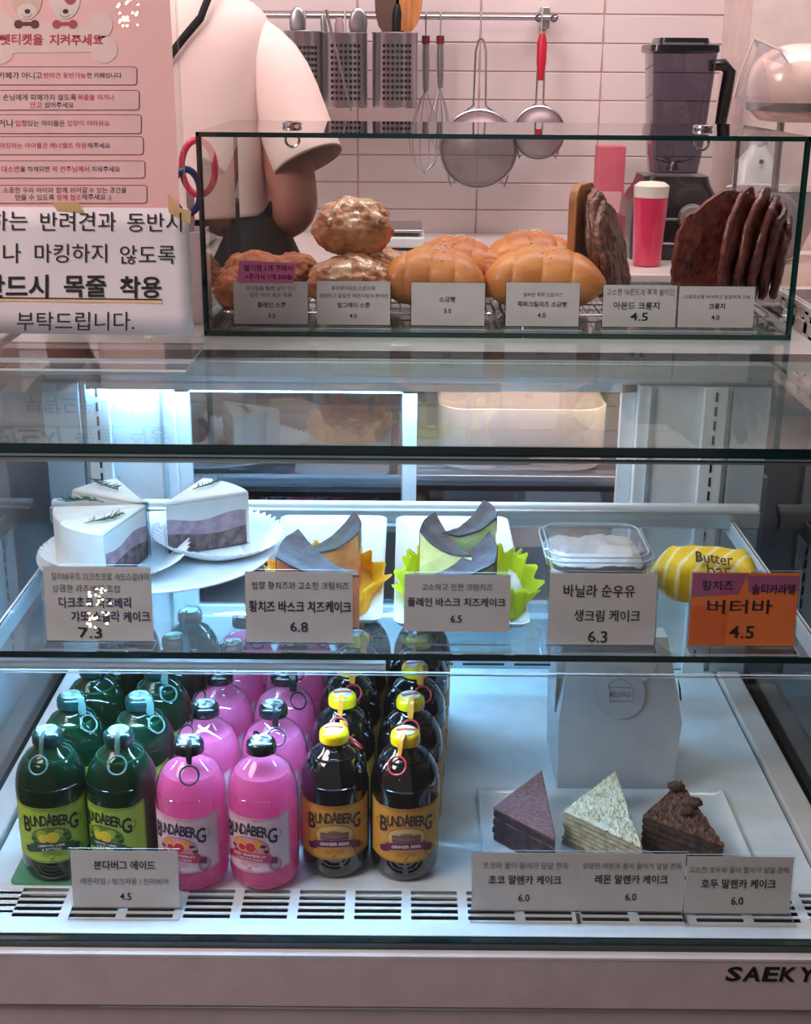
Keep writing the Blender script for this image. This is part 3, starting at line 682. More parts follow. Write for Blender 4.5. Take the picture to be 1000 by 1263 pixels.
doily((-.190, 1.245), .066, PZ + .0060, 'white pleated paper doily under the single gateau slice')
M['cream'] = mat('white cream', (240, 238, 232), .55, bump=.15, bscale=220, sss=.1)
M['mousse'] = mat('raspberry mousse', (186, 160, 168), .7, c2=(158, 128, 142), scale=90, bump=.3, bscale=260)
M['gateau'] = mat('chocolate sponge', (138, 114, 112), .85, c2=(92, 70, 70), scale=120, bump=.6, bscale=260)
def wedge_poly(c, R_, a0, a1, n=12, inset=0.0):
    a0, a1 = math.radians(a0), math.radians(a1); mid = (a0 + a1) / 2
    tip = (c[0] + inset * 1.8 * math.cos(mid), c[1] + inset * 1.8 * math.sin(mid))
    return [tip] + [(c[0] + (R_ - inset) * math.cos(a0 + (a1 - a0) * i / n), c[1] + (R_ - inset) * math.sin(a0 + (a1 - a0) * i / n)) for i in range(n + 1)]
def gateau(c, R_, a0, a1, label, h=.056, z=CZ, drop=.55):
    """tip at c; layers show on the cut sides, cream covers top and rim"""
    root = empty('gateau_slice', (c[0], c[1], z), label, 'cake slice', 'raspberry chocolate gateau slices')
    def layer(name, m_, z0f, z1f, inset=0):
        P_ = wedge_poly(c, R_, a0, a1, 14, inset); n = len(P_); g = G()
        bo = [(x, y, z + z0f(math.hypot(x - c[0], y - c[1]) / R_)) for x, y in P_]; to = [(x, y, z + z1f(math.hypot(x - c[0], y - c[1]) / R_)) for x, y in P_]
        v = bo + to; f = [tuple(range(n - 1, -1, -1)), tuple(range(n, 2 * n))] + [(i, (i + 1) % n, (i + 1) % n + n, i + n) for i in range(n)]
        # subdivide the straight cut sides so that wavy joints show
        return g.add(v, f)
    # straight cut sides as strips with wavy boundaries
    a = [math.radians(a0), math.radians(a1)]
    w1 = lambda t: h * (.34 + .05 * math.sin(t * 5 + a0)); w2 = lambda t: h * (.62 + .05 * math.sin(t * 7 + a0) - .25 * max(0, t - .82) / .18 * 0)
    def cut(lo, hi, name, m_, ins):
        g = G(); K = 16
        rows_ = []
        for e in (0, 1):
            off = Vector((-math.sin(a[e]), math.cos(a[e]), 0)) * (ins if e == 0 else -ins)
            rows_.append([(Vector((c[0] + R_ * .985 * (.03 + .97 * i / K) * math.cos(a[e]), c[1] + R_ * .985 * (.03 + .97 * i / K) * math.sin(a[e]), z)) + off, i / K) for i in range(K + 1)])
        for i in range(K):
            (p0, t0), (p1, t1) = rows_[0][i], rows_[0][i + 1]; (q0, _), (q1, _) = rows_[1][i], rows_[1][i + 1]
            Zv = lambda p, zz: Vector((p.x, p.y, z + zz))
            g.hexa([Zv(p0, lo(t0)), Zv(p1, lo(t1)), Zv(q1, lo(t1)), Zv(q0, lo(t0))], [Zv(p0, hi(t0)), Zv(p1, hi(t1)), Zv(q1, hi(t1)), Zv(q0, hi(t0))])
        return g.build(name, m_, root)
    cut(lambda t: .0, w1, 'sponge_layer', M['gateau'], .0006); cut(w1, w2, 'mousse_layer', M['mousse'], .0003)
    cut(w2, lambda t: h - .004, 'cream_layer', M['cream'], .0)
    # cream cap: rounded top slab plus rim
    P_ = wedge_poly(c, R_, a0, a1, 14); g = G(); g.prism(P_, z + h - .0042, z + h)
    o = bev(g.build('cream_top', M['cream'], root), .002, 3)
    g = G(); K = 14
    for i in range(K):
        b0, b1 = a[0] + (a[1] - a[0]) * i / K, a[0] + (a[1] - a[0]) * (i + 1) / K
        ring = [(R_ * .965, b0), (R_, b0), (R_, b1), (R_ * .965, b1)]
        d0 = h * (.0 + .45 * max(0, math.sin(i * .9 + a0)) * drop)
        g.hexa([(c[0] + r_ * math.cos(q), c[1] + r_ * math.sin(q), z + .0005) for r_, q in ring], [(c[0] + r_ * math.cos(q), c[1] + r_ * math.sin(q), z + h - .002) for r_, q in ring])
    g.build('cream_rim', M['cream'], root)
    # wrap film around the two cut sides
    g = G(); fz = h + .003
    pts = [Vector((c[0] + (R_ * .98) * math.cos(a[0]), c[1] + R_ * .98 * math.sin(a[0]), 0)) + Vector((math.sin(a[0]), -math.cos(a[0]), 0)) * .0012,
           Vector((c[0], c[1], 0)) - Vector((math.cos(sum(a) / 2), math.sin(sum(a) / 2), 0)) * .0022,
           Vector((c[0] + (R_ * .98) * math.cos(a[1]), c[1] + R_ * .98 * math.sin(a[1]), 0)) - Vector((math.sin(a[1]), -math.cos(a[1]), 0)) * .0012]
    for p, q in zip(pts, pts[1:]):
        K = 10
        for i in range(K):
            A = p.lerp(q, i / K); B_ = p.lerp(q, (i + 1) / K); wob = lambda t: .0006 * math.sin(t * 9)
            g.add([(A.x, A.y, z), (B_.x, B_.y, z), (B_.x + wob(i + 1), B_.y, z + fz), (A.x + wob(i), A.y, z + fz)], [(0, 1, 2, 3)])
    g.build('wrap_film', M['film'], root)
    return root
gateau(CC, .092, 219.5, 255, 'gateau slice nearest the shelf front, in the group of three')
gateau(CC, .090, 187, 218.5, 'middle gateau slice of the group of three, beside the shelf edge')
gateau((CC[0], CC[1] + .002), .094, 120, 154, 'rearmost gateau slice of the group of three')
gateau((-.2385, 1.214), .088, 27, 73, 'single gateau slice standing alone on its own doily', z=CZ + .001)
def rosemary(px0, py0, px1, py1, z, label, seed, bend=.004):
    rnd = random.Random(seed); a = at(px0, py0, z=z); b = at(px1, py1, z=z); g = G(); pts = []
    side = (b - a).cross(Vector((0, 0, 1))).normalized()
    for i in range(9): t = i / 8; pts.append(a.lerp(b, t) + side * bend * math.sin(t * PI) + Vector((0, 0, .0022 + .001 * math.sin(t * 5))))
    root = empty('rosemary_sprig', a.lerp(b, .5), label, 'herb sprig', 'rosemary sprigs on the gateau'); root.location.z = z
    g.tube(pts, .0006, 5); g.build('stem', mat('rosemary stem', (92, 104, 66), .7), root)
    n = G(); D = (b - a).normalized()
    for i in range(30):
        t = .12 + .88 * i / 30; p = a.lerp(b, t) + side * bend * math.sin(t * PI) + Vector((0, 0, .0024)); s_ = rnd.choice((-1, 1)); L_ = rnd.uniform(.006, .0105)
        d = (D * rnd.uniform(.6, 1) + side * s_ * rnd.uniform(.3, .9) + Vector((0, 0, rnd.uniform(.05, .5)))).normalized()
        n.tube([p, p + d * L_ * .5, p + d * L_], [.0005, .0006, .0002], 4, flat=.6)
    n.build('needle', mat('rosemary green', (62, 104, 74), .5, c2=(40, 76, 52)), root)['kind'] = 'stuff'
tz = CZ + .0562
rosemary(111, 592, 146, 605, tz, 'rosemary sprig on the rearmost grouped gateau slice', 1)
rosemary(128, 622, 80, 620, tz, 'rosemary sprig on the middle grouped gateau slice', 2)
rosemary(104, 648, 148, 636, tz, 'rosemary sprig on the gateau slice nearest the shelf front', 3)
rosemary(238, 606, 270, 592, tz + .001, 'rosemary sprig on the single gateau slice', 4)

# ------------------------------------------------------------------ basque cheesecakes
def rect_plate(x0, x1, y0, y1, label, z=PZ, h=.007, group='white rectangular plates', r=.010):
    root = empty('serving_plate', ((x0 + x1) / 2, (y0 + y1) / 2, z), label, 'plate', group); g = G()
    pl_ = [(0, .012, 0), (0, .004, .002), (0, 0, h), (0, .0015, h + .0008), (0, .006, h - .0015), (0, .014, .0038)]
    rings = [[(x, y, z + k) for x, y in rrect(x0 + i, x1 - i, y0 + i, y1 - i, max(.002, r - i * .5), 5)] for _, i, k in pl_]
    n = len(rings[0]); v = [p for q in rings for p in q]; f = []
    for j in range(len(rings) - 1):
        for k in range(n): a = j * n + k; b = j * n + (k + 1) % n; f.append((a, b, b + n, a + n))
    f.append(tuple(range(n - 1, -1, -1))); f.append(tuple(range((len(rings) - 1) * n, len(rings) * n)))
    g.add(v, f).build('dish', M['porcelain'], root); return root
rect_plate(-.136, -.020, 1.062, 1.345, 'white rectangular plate under the orange basque cheesecake')
rect_plate(-.010, .112, 1.055, 1.345, 'white rectangular plate under the pale yellow basque cheesecake')
M['crust'] = mat('baked crust', (92, 84, 88), .55, c2=(64, 56, 58), scale=60, bump=.3, bscale=120, coat=.1)
def basque(tips, z, label, cheese, group):
    """tips: photo points of rim A, rim B and tip at the top level"""
    H_ = z - (PZ + .0045); A, B_, T = [at(px, py, z=z) for px, py in tips]
    base = PZ + .0045; cx = (A + B_ + T) / 3
    root = empty('cheesecake_slice', (cx.x, cx.y, base), label, 'cake slice', group)
    K = 12
    def surf(s, t):  # s 0 rim ..1 tip, t across
        p = A.lerp(B_, t).lerp(T, s)
        sag = -.011 * math.sin(PI * min(1, s * .9 + .05)) * (1 - .2 * abs(2 * t - 1)) - .004 * s + (.0035 * (1 - s) ** 3)
        bul = .006 * math.sin(PI * t) * (1 - s); d = ((A + B_) / 2 - T).normalized()
        return Vector((p.x + d.x * bul, p.y + d.y * bul, z + sag - .002 + .0012 * noise.noise(p * 90)))
    g = G(); v = []; f = []
    for i in range(K + 1):
        for j in range(7): v.append(surf(i / K, j / 6))
    n = len(v)
    for i in range(K + 1):
        for j in range(7): q = v[i * 7 + j]; v.append(Vector((q.x, q.y, base + .0002)))
    for i in range(K):
        for j in range(6):
            a = i * 7 + j; f.append((a, a + 1, a + 8, a + 7)); f.append((n + a, n + a + 7, n + a + 8, n + a + 1))
        a = i * 7; f.append((a, a + 7, n + a + 7, n + a)); a = i * 7 + 6; f.append((a, n + a, n + a + 7, a + 7))
    for j in range(6): f.append((j, n + j, n + j + 1, j + 1)); a = K * 7 + j; f.append((a, a + 1, n + a + 1, n + a))
    g.add(v, f).build('cheese_filling', cheese, root)
    c = G(); v = []; f = []
    for i in range(K + 1):
        for j in range(7):
            q = surf(i / K, j / 6); ce = surf(i / K, .5); v.append(ce + (q - ce) * 1.10 + Vector((0, 0, .0022)))
    n = len(v); v += [q - Vector((0, 0, .0021)) for q in v]
    for i in range(K):
        for j in range(6):
            a = i * 7 + j; f.append((a, a + 7, a + 8, a + 1)); f.append((n + a, n + a + 1, n + a + 8, n + a + 7))
        a = i * 7; f.append((a, n + a, n + a + 7, a + 7)); a = i * 7 + 6; f.append((a, a + 7, n + a + 7, n + a))
    for j in range(6): f.append((j, j + 1, n + j + 1, n + j)); a = K * 7 + j; f.append((a, n + a, n + a + 1, a + 1))
    # rim skirt of crust
    c.add(v, f)
    for j in range(6):
        p, q = surf(0, j / 6), surf(0, (j + 1) / 6); d = ((A + B_) / 2 - T).normalized() * .0012; Zb = Vector((0, 0, .018))
        c.add([p + d, q + d, q + d - Zb, p + d - Zb], [(0, 1, 2, 3)])
    c.build('baked_crust', M['crust'], root, smooth=60)
    w_ = G(); o3 = [A, B_, T]; ce = cx; pts = [ce + (p - ce) * 1.07 for p in (A, T, B_)]
    for p, q in zip(pts, pts[1:]): w_.add([(p.x, p.y, base), (q.x, q.y, base), (q.x, q.y, z + .004), (p.x, p.y, z + .004)], [(0, 1, 2, 3)])
    w_.build('wrap_film', M['film'], root)
ch1 = mat('orange cheese', (226, 134, 78), .55, c2=(198, 100, 62), scale=50, bump=.15, sss=.1)
ch2 = mat('pale cheese', (240, 228, 158), .55, c2=(226, 208, 136), scale=50, bump=.15, sss=.1)
basque([(341, 688), (366, 656), (443, 702)], 1.036, 'orange basque cheesecake slice nearer the tag, rim towards the gateau', ch1, 'orange basque cheesecake slices')
basque([(437, 634), (442, 658), (370, 672)], 1.036, 'orange basque cheesecake slice at the back, dark tip raised', ch1, 'orange basque cheesecake slices')
basque([(597, 620), (612, 640), (546, 650)], 1.040, 'pale basque cheesecake slice rearmost of its three', ch2, 'pale basque cheesecake slices')
basque([(518, 656), (536, 635), (582, 678)], 1.040, 'pale basque cheesecake slice in the middle of its three', ch2, 'pale basque cheesecake slices')
basque([(610, 694), (604, 660), (514, 708)], 1.038, 'pale basque cheesecake slice nearest the printed tag', ch2, 'pale basque cheesecake slices')
def cup(cx, cy, rx, ry, z, hgt, flare, n, m_, label, seed):
    rnd = random.Random(seed); g = G(); K = n * 6; v = []; f = []; J = 5
    for j in range(J + 1):
        t = j / J
        for k in range(K):
            a = 2 * PI * k / K; big = .5 + .5 * math.sin(a * 5 + seed); wv = math.sin(a * n)
            rr = 1 + flare * t * (0.45 + .9 * big) + .075 * wv * t
            ca, sa = math.cos(a), math.sin(a); sq = (abs(ca) ** 4 + abs(sa) ** 4) ** -.25
            v.append((cx + rx * rr * ca * (sq * (1 - t) + t), cy + ry * rr * sa * (sq * (1 - t) + t), z + hgt * t * (1.1 - .5 * big) + .0025 * wv * t))
    for j in range(J):
        for k in range(K): a = j * K + k; b = j * K + (k + 1) % K; f.append((a, b, b + K, a + K))
    f.append(tuple(range(K - 1, -1, -1)))
    o = g.add(v, f).build('baking_cup', m_, smooth=70, origin=(cx, cy, z)); q = o.modifiers.new('s', 'SOLIDIFY'); q.thickness = .0004
    return tag(o, label, 'baking cup', 'yellow baking cups')
cup(-.077, 1.135, .046, .066, PZ + .0043, .020, .26, 22, translucent('amber paper', (250, 190, 40), (252, 200, 50), .45), 'amber yellow paper cup spread under the orange cheesecake', 1)
cup(.058, 1.135, .052, .070, PZ + .0043, .026, .26, 26, translucent('lime paper', (226, 236, 60), (232, 242, 70), .45), 'lime yellow pleated paper cup spread under the pale cheesecake', 3)

# ------------------------------------------------------------------ cream cake tub
tub = empty('cake_tub', (.172, 1.10, PZ), 'clear square tub of vanilla cream cake with its lid on', 'food container')
def rr_loft(g, c, rows_, mi=0, n=6, close=(True, True)):
    k0 = len(g.v); v = []; f = []
    for (hx, hy, z, r_) in rows_: v += [(c[0] + x, c[1] + y, z) for x, y in rrect(-hx, hx, -hy, hy, r_, n)]
    n_ = len(v) // len(rows_)
    for j in range(len(rows_) - 1):
        for k in range(n_): a = j * n_ + k; b = j * n_ + (k + 1) % n_; f.append((a, b, b + n_, a + n_))
    if close[0]: f.append(tuple(range(n_ - 1, -1, -1)))
    if close[1]: f.append(tuple(range((len(rows_) - 1) * n_, len(rows_) * n_)))
    return g.add(v, f, mi)
tc_ = (.172, 1.105)
rr_loft(G(), tc_, [(.036, .036, PZ, .012), (.038, .038, PZ + .003, .014), (.0435, .044, PZ + .058, .016), (.0455, .046, PZ + .061, .017)], close=(True, False)).build('tub_body', thin_glass('tub plastic', (.95, .96, .97), 2.2, haze=.05), tub)
g = rr_loft(G(), tc_, [(.0470, .0475, PZ + .058, .018), (.0478, .0482, PZ + .062, .018), (.0478, .0482, PZ + .066, .018), (.0450, .0455, PZ + .0685, .017), (.0425, .043, PZ + .0675, .016), (.0405, .041, PZ + .071, .015)], close=(False, True))
g.build('lid', thin_glass('lid plastic', (.96, .97, .98), 2.6, haze=.06, rough=.03), tub)
for (hx, hy, zz) in ((.0478, .0482, .0655), (.0440, .0445, .0688)):
    G().tube([(tc_[0] + x, tc_[1] + y, PZ + zz) for x, y in rrect(-hx, hx, -hy, hy, .018, 6)], .0009, 6, closed=True).build('lid_rib', mat('clear rib', (190, 205, 215), .15, coat=.5), tub)
rr_loft(G(), tc_, [(.0352, .0352, PZ + .001, .012), (.0382, .0386, PZ + .028, .013)]).build('sponge', mat('milk sponge', (222, 206, 178), .8, bump=.3), tub)
rr_loft(G(), tc_, [(.0383, .0387, PZ + .0282, .013), (.0388, .0392, PZ + .031, .013)]).build('filling', mat('dark filling', (124, 96, 90), .7), tub)
g = G(); n_ = 26; v = []; f = []
for i in range(n_ + 1):
    for j in range(n_ + 1):
        x, y = -1 + 2 * i / n_, -1 + 2 * j / n_; q = max(abs(x), abs(y)); e = (abs(x) ** 6 + abs(y) ** 6) ** (1 / 6) if q > 0 else 1; s_ = q / e if e > 0 else 1
        P_ = Vector((tc_[0] + x * s_ * .0405, tc_[1] + y * s_ * .0408, PZ + .0625 + .0045 * noise.noise(Vector((x * 1.6, y * 1.6, 3))) + .002 * noise.noise(Vector((x * 6, y * 6, 1))) - .006 * max(0, q - .8) * 5)); v.append(P_)
for i in range(n_):
    for j in range(n_): a = i * (n_ + 1) + j; f.append((a, a + n_ + 1, a + n_ + 2, a + 1))
g.add(v, f); rr_loft(g, tc_, [(.0389, .0393, PZ + .0312, .013), (.0404, .0407, PZ + .053, .014)], close=(True, False))
g.build('whipped_cream', mat('whipped cream', (232, 222, 216), .6, bump=.4, bscale=160, sss=.1), tub)

# ------------------------------------------------------------------ butter bar parcel
bp = empty('wrapped_butter_bar', (.275, 1.13, PZ), 'butter bar twisted in striped yellow paper, handwriting on top', 'wrapped snack')
def stripes(name, c1, c2, sc, rot):
    m = bpy.data.materials.new(name); m.use_nodes = True; nt = m.node_tree; b = nt.nodes['Principled BSDF']; b.inputs['Roughness'].default_value = .5
    tc = nt.nodes.new('ShaderNodeTexCoord'); mp = nt.nodes.new('ShaderNodeMapping'); mp.inputs['Rotation'].default_value = rot; wv = nt.nodes.new('ShaderNodeTexWave'); wv.inputs['Scale'].default_value = sc
    wv.inputs['Distortion'].default_value = 1.2; r = nt.nodes.new('ShaderNodeValToRGB'); r.color_ramp.elements[0].color = lin(c1); r.color_ramp.elements[1].color = lin(c2); r.color_ramp.elements[0].position = .80; r.color_ramp.elements[1].position = .90
    nt.links.new(tc.outputs['Object'], mp.inputs[0]); nt.links.new(mp.outputs[0], wv.inputs['Vector']); nt.links.new(wv.outputs['Fac'], r.inputs[0]); nt.links.new(r.outputs[0], b.inputs['Base Color']); return m
pa = at(802, 703, z=PZ + .028); pb = at(935, 712, z=PZ + .024)
g = G(); K = 22; v = []; f = []; seg = 28; ax = (pb - pa); ax.z = 0; Ln = ax.length; ax.normalize(); sd = Vector((-ax.y, ax.x, 0))
for i in range(K + 1):
    t = i / K; e = min(1, (t / .22)) ** .7 * min(1, ((1 - t) / .12)) ** .6 if 0 < t < 1 else 0
    e = max(e, .09); hy, hz = .033 * e, .0225 * (e ** .8)
    for k in range(seg):
        a = 2 * PI * k / seg; ca, sa = math.cos(a), math.sin(a); q = (abs(ca) ** 3.2 + abs(sa) ** 3.2) ** (-1 / 3.2)
        cr_ = 1 + .07 * noise.noise(Vector((t * 7, ca * 2, sa * 2))) + .05 * math.sin(a * 9) * max(0, 1 - t / .25)
        p = Vector((pa.x, pa.y, PZ + .0235)) + ax * (t * Ln) + sd * (hy * ca * q * cr_) + Vector((0, 0, max(-.0232, hz * sa * q * cr_ + .003 * math.sin(t * 3) * (1 - t)))); v.append(p)
for i in range(K):
    for k in range(seg): a = i * seg + k; b = i * seg + (k + 1) % seg; f.append((a, b, b + seg, a + seg))
f += [tuple(range(seg - 1, -1, -1)), tuple(range(K * seg, (K + 1) * seg))]
g.add(v, f).build('wrapper', stripes('striped yellow paper', (240, 205, 20), (246, 236, 170), 22, (0, 0, .6)), bp)
g = G(); v = []; f = []
for i in range(6):
    t = i / 5; wd = .002 + .008 * t
    for k in range(7): s_ = -1 + k / 3; v.append(Vector((pa.x, pa.y, PZ + .024 + .002 * math.sin(k * 2.4) * t)) - ax * (t * .026 - .001) + sd * s_ * wd)
for i in range(5):
    for k in range(6): a = i * 7 + k; f.append((a, a + 1, a + 8, a + 7))
o = g.add(v, f).build('twisted_end', mat('yellow paper', (240, 214, 40), .5), bp); m_ = o.modifiers.new('s', 'SOLIDIFY'); m_.thickness = .0005
zt_ = PZ + .0485
pr = Print((855, 680, 930, 712), at(855, 712, z=zt_), at(930, 712, z=zt_), at(855, 680, z=zt_), .0006)
pr.text('Butter', 858, 905, 688, 'k', .01, .6, hgt=14, rise=-4); pr.text('bar', 872, 902, 704, 'k', .01, .6, hgt=15)
for v_ in pr.layer('k').v: v_.z = min(v_.z, zt_ + .001)
pr.layer('k').build('lettering', M['ink'], bp, smooth=0)

# ------------------------------------------------------------------ malenka slices on the floor plate
rect_plate(.073, .318, .985, 1.131, 'white rectangular plate on the case floor under three layer cake triangles', z=FLZ + .0003, h=.006, r=.003)
MZ = FLZ + .0045
def tri_sub(P3, n, fn):
    """subdivided triangle surface, returns G verts/faces"""
    v = []; idx = {}; f = []
    for i in range(n + 1):
        for j in range(n + 1 - i):
            p = P3[0] * (1 - (i + j) / n) + P3[1] * (i / n) + P3[2] * (j / n); e = min(i, j, n - i - j) == 0; idx[(i, j)] = len(v); v.append(fn(p, e))
    for i in range(n):
        for j in range(n - i):
            f.append((idx[(i, j)], idx[(i + 1, j)], idx[(i, j + 1)]))
            if j < n - i - 1: f.append((idx[(i + 1, j)], idx[(i + 1, j + 1)], idx[(i, j + 1)]))
    return v, f
def malenka(tips, ztop, nl, mlay, mfill, mtop, label, rough_, seed, extra=None):
    rnd = random.Random(seed); P3 = [at(px, py, z=ztop) for px, py in tips]; ce = sum(P3, Vector()) / 3
    root = empty('layer_cake_slice', (ce.x, ce.y, MZ), label, 'cake slice', 'honey layer cake triangles')
    H_ = ztop - .004 - MZ; dz = H_ / nl
    def outline(s_, z, jit, sd):
        out = []; 
        for a, b in ((0, 1), (1, 2), (2, 0)):
            for i in range(14):
                p = P3[a].lerp(P3[b], i / 14); d = (p - ce); d.z = 0; k = s_ + jit * noise.noise(Vector((p.x * 160, p.y * 160, sd)))
                out.append(Vector((ce.x + d.x * k, ce.y + d.y * k, z)))
        return out
    for k in range(nl):
        z0 = MZ + k * dz; g = G(); off = rnd.uniform(-.02, .02)
        a = outline(1 + off, z0, .03, k); b = outline(1.01 + off, z0 + dz * .38, .03, k + .4); c = outline(1 + off, z0 + dz * .74, .03, k + .8); n = len(a)
        v = a + b + c; f = [tuple(range(n - 1, -1, -1)), tuple(range(2 * n, 3 * n))]
        for j in range(2): f += [(j * n + i, j * n + (i + 1) % n, (j + 1) * n + (i + 1) % n, (j + 1) * n + i) for i in range(n)]
        g.add(v, f).build('cake_layer', mlay, root, smooth=50)
        g = G(); a = outline(.965, z0 + dz * .72, .03, k + 5); b = outline(.965, z0 + dz * 1.02, .03, k + 5.2); g.add(a + b, [tuple(range(n - 1, -1, -1)), tuple(range(n, 2 * n))] + [(i, (i + 1) % n, (i + 1) % n + n, i + n) for i in range(n)])
        g.build('cream_filling', mfill, root, smooth=50)
    def fn(p, e):
        d = p - ce; d.z = 0
        nz = noise.noise(p * 260) * .6 + noise.noise(p * 520) * .4 + .5 * noise.noise(p * 1000)
        return Vector((p.x, p.y, ztop - .0008 + rough_ * nz - (.0022 if e else 0))) + d * (.02 + .02 * noise.noise(p * 300))
    v, f = tri_sub(P3, 46, fn); g = G().add(v, f)
    if (g.v[g.f[0][1]] - g.v[g.f[0][0]]).cross(g.v[g.f[0][2]] - g.v[g.f[0][1]]).z < 0: g.f = [tuple(reversed(a)) for a in g.f]
    a = outline(1.02, ztop - .0028, .02, 50); b = outline(1.0, MZ + H_ - .0005, .03, 51); n = len(a); c = outline(.9, ztop - .0028, 0, 50)
    g.add(a + b, [(i, i + n, (i + 1) % n + n, (i + 1) % n) for i in range(n)])
    g.build('crumb_topping', mtop, root, smooth=25)
    if extra: extra(root, P3, ztop)
malenka([(609, 993), (668, 948), (685, 1032)], MZ + .037, 4, mat('cocoa layer', (74, 62, 72), .8, c2=(52, 42, 50), scale=150, bump=.5), mat('cocoa cream', (140, 118, 110), .7, c2=(90, 74, 72), scale=90, bump=.4), mat('cocoa crumb', (158, 122, 124), .9, c2=(128, 92, 94), scale=300, bump=.6), 'cocoa brown layer cake triangle, smoothest of the three', .0008, 1)
malenka([(696, 997), (759, 949), (792, 1042)], MZ + .037, 7, mat('honey layer', (196, 184, 156), .8, c2=(160, 146, 118), scale=150, bump=.5), mat('honey cream', (158, 144, 116), .8, c2=(128, 112, 90), scale=90, bump=.4), mat('pale crumb', (226, 222, 198), .9, c2=(184, 174, 142), scale=130, bump=.8, contrast=(.3, .5)), 'pale lemon layer cake triangle with coarse crumb top', .0026, 2)
def walnuts(root, P3, zt):
    for k, (s_, t, r_) in enumerate(((.12, .52, .010), (.3, .3, .007), (.2, .75, .008))):
        p = P3[0] * s_ + P3[1] * t + P3[2] * (1 - s_ - t)
        G().ball((p.x, p.y, zt + .0035), (r_, r_ * .7, .0045), 14, 9, fn=lambda d: d * (1 + .25 * noise.noise(d * 3.5 + Vector((k, 0, 0))))).build('walnut', mat('walnut', (112, 74, 48), .7, c2=(72, 44, 30), scale=200, bump=.6), root)
malenka([(793, 1003), (840, 962), (893, 1040)], MZ + .037, 5, mat('walnut layer', (82, 60, 50), .8, c2=(50, 34, 28), scale=150, bump=.5), mat('walnut cream', (60, 42, 36), .8), mat('walnut crumb', (122, 84, 66), .9, c2=(74, 48, 38), scale=160, bump=.9), 'dark walnut layer cake triangle, topped with nut pieces', .0034, 3, walnuts)

# ------------------------------------------------------------------ white gable box
gx = empty('cake_box', (.21, 1.19, FLZ), 'white paper gable cake box with round sticker on the case floor', 'paper box')
wp = mat('white card', (236, 238, 242), .6, bump=.03)
a = at(687, 976, z=FLZ + .0003); b = at(829, 976, z=FLZ + .0003); x0, x1, y0 = a.x, b.x, max(a.y, 1.137); y1 = y0 + .105; zs = FLZ + .076; zr = FLZ + .150; ym = (y0 + y1) / 2
g = G(); g.hexa([(x0, y0, FLZ + .0003), (x1, y0, FLZ + .0003), (x1, y1, FLZ + .0003), (x0, y1, FLZ + .0003)], [(x0 - .002, y0, zs), (x1 + .004, y0, zs), (x1 + .004, y1, zs), (x0 - .002, y1, zs)])
ob = bev(g.build('box_body', wp, gx, smooth=0), .0008, 2)
g = G(); in_ = .012
lo = [(x0 - .002, y0, zs), (x1 + .004, y0, zs), (x1 + .004, y1, zs), (x0 - .002, y1, zs)]; K = 6
rings = []
for i in range(K + 1):
    t = i / K; e = t ** 1.25; bul = math.sin(PI * t) * .004
    rings.append([(x0 - .002 + in_ * t, y0 + (ym - y0 - .012) * e - bul * .6, zs + (zr - zs) * t), (x1 + .004 - in_ * t, y0 + (ym - y0 - .012) * e - bul * .6, zs + (zr - zs) * t), (x1 + .004 - in_ * t, y1 - (ym - y0 - .012) * e, zs + (zr - zs) * t), (x0 - .002 + in_ * t, y1 - (ym - y0 - .012) * e, zs + (zr - zs) * t)])
v = [p for r_ in rings for p in r_]; f = []
for j in range(K):
    for k in range(4): A = j * 4 + k; Bq = j * 4 + (k + 1) % 4; f.append((A, Bq, Bq + 4, A + 4))
f.append((K * 4, K * 4 + 1, K * 4 + 2, K * 4 + 3)); g.add(v, f).build('gable_roof', wp, gx, smooth=30)
def roofpt(u, t, lift=.0008):   # u 0..1 across, t 0..1 up the front roof slope
    e = t ** 1.25; bul = math.sin(PI * t) * .004; y = y0 + (ym - y0 - .012) * e - bul * .6; z = zs + (zr - zs) * t
    return Vector((x0 + (x1 - x0) * u, y - lift, z + lift * .5))
# locking flap outline, sticker with a small cake drawing and lettering
fl = G(); P_ = [(.26, .98), (.20, .66), (.34, .52), (.72, .52), (.82, .66), (.76, .98)]
n = len(P_)
fl.add([roofpt(u, t, .0006) for u, t in P_] + [roofpt(u, t, .0016) for u, t in P_], [tuple(range(n, 2 * n))] + [(i, (i + 1) % n, (i + 1) % n + n, i + n) for i in range(n)])
fl.build('locking_flap', wp, gx, smooth=0)
st = G(); cu, ct, K = .50, .37, 28
st.add([roofpt(cu, ct, .0026)] + [roofpt(cu + .215 * math.cos(2 * PI * i / K), ct + .31 * math.sin(2 * PI * i / K), .0024) for i in range(K)], [(0, i + 1, (i + 1) % K + 1) for i in range(K)])
so = st.build('sticker', mat('clear sticker', (224, 230, 238), .3, coat=.5), gx, smooth=0)
ln = G()
def rl(pts, r_=.00035): ln.tube([roofpt(cu + u, ct + t, .0034) for u, t in pts], r_, 4)
rl([(-.09, .02), (-.09, -.09), (.11, -.09), (.11, .02)]); rl([(-.10, .10), (-.02, .17), (.04, .16), (.10, .09), (.11, .03)]); rl([(-.10, .10), (-.09, .03)]); rl([(-.10, .08), (.10, .07)])
vs, fs, (a0, a1, b0, b1) = text2d('MELLOW-D', .01, 1)
ln.add([roofpt(cu - .085 + .175 * (x - a0) / (a1 - a0), ct - .045 + .07 * (y - b0) / (b1 - b0), .0032) for x, y in vs], fs)
ln.build('lettering', mat('pale brown print', (150, 146, 158), .6), so, smooth=0)
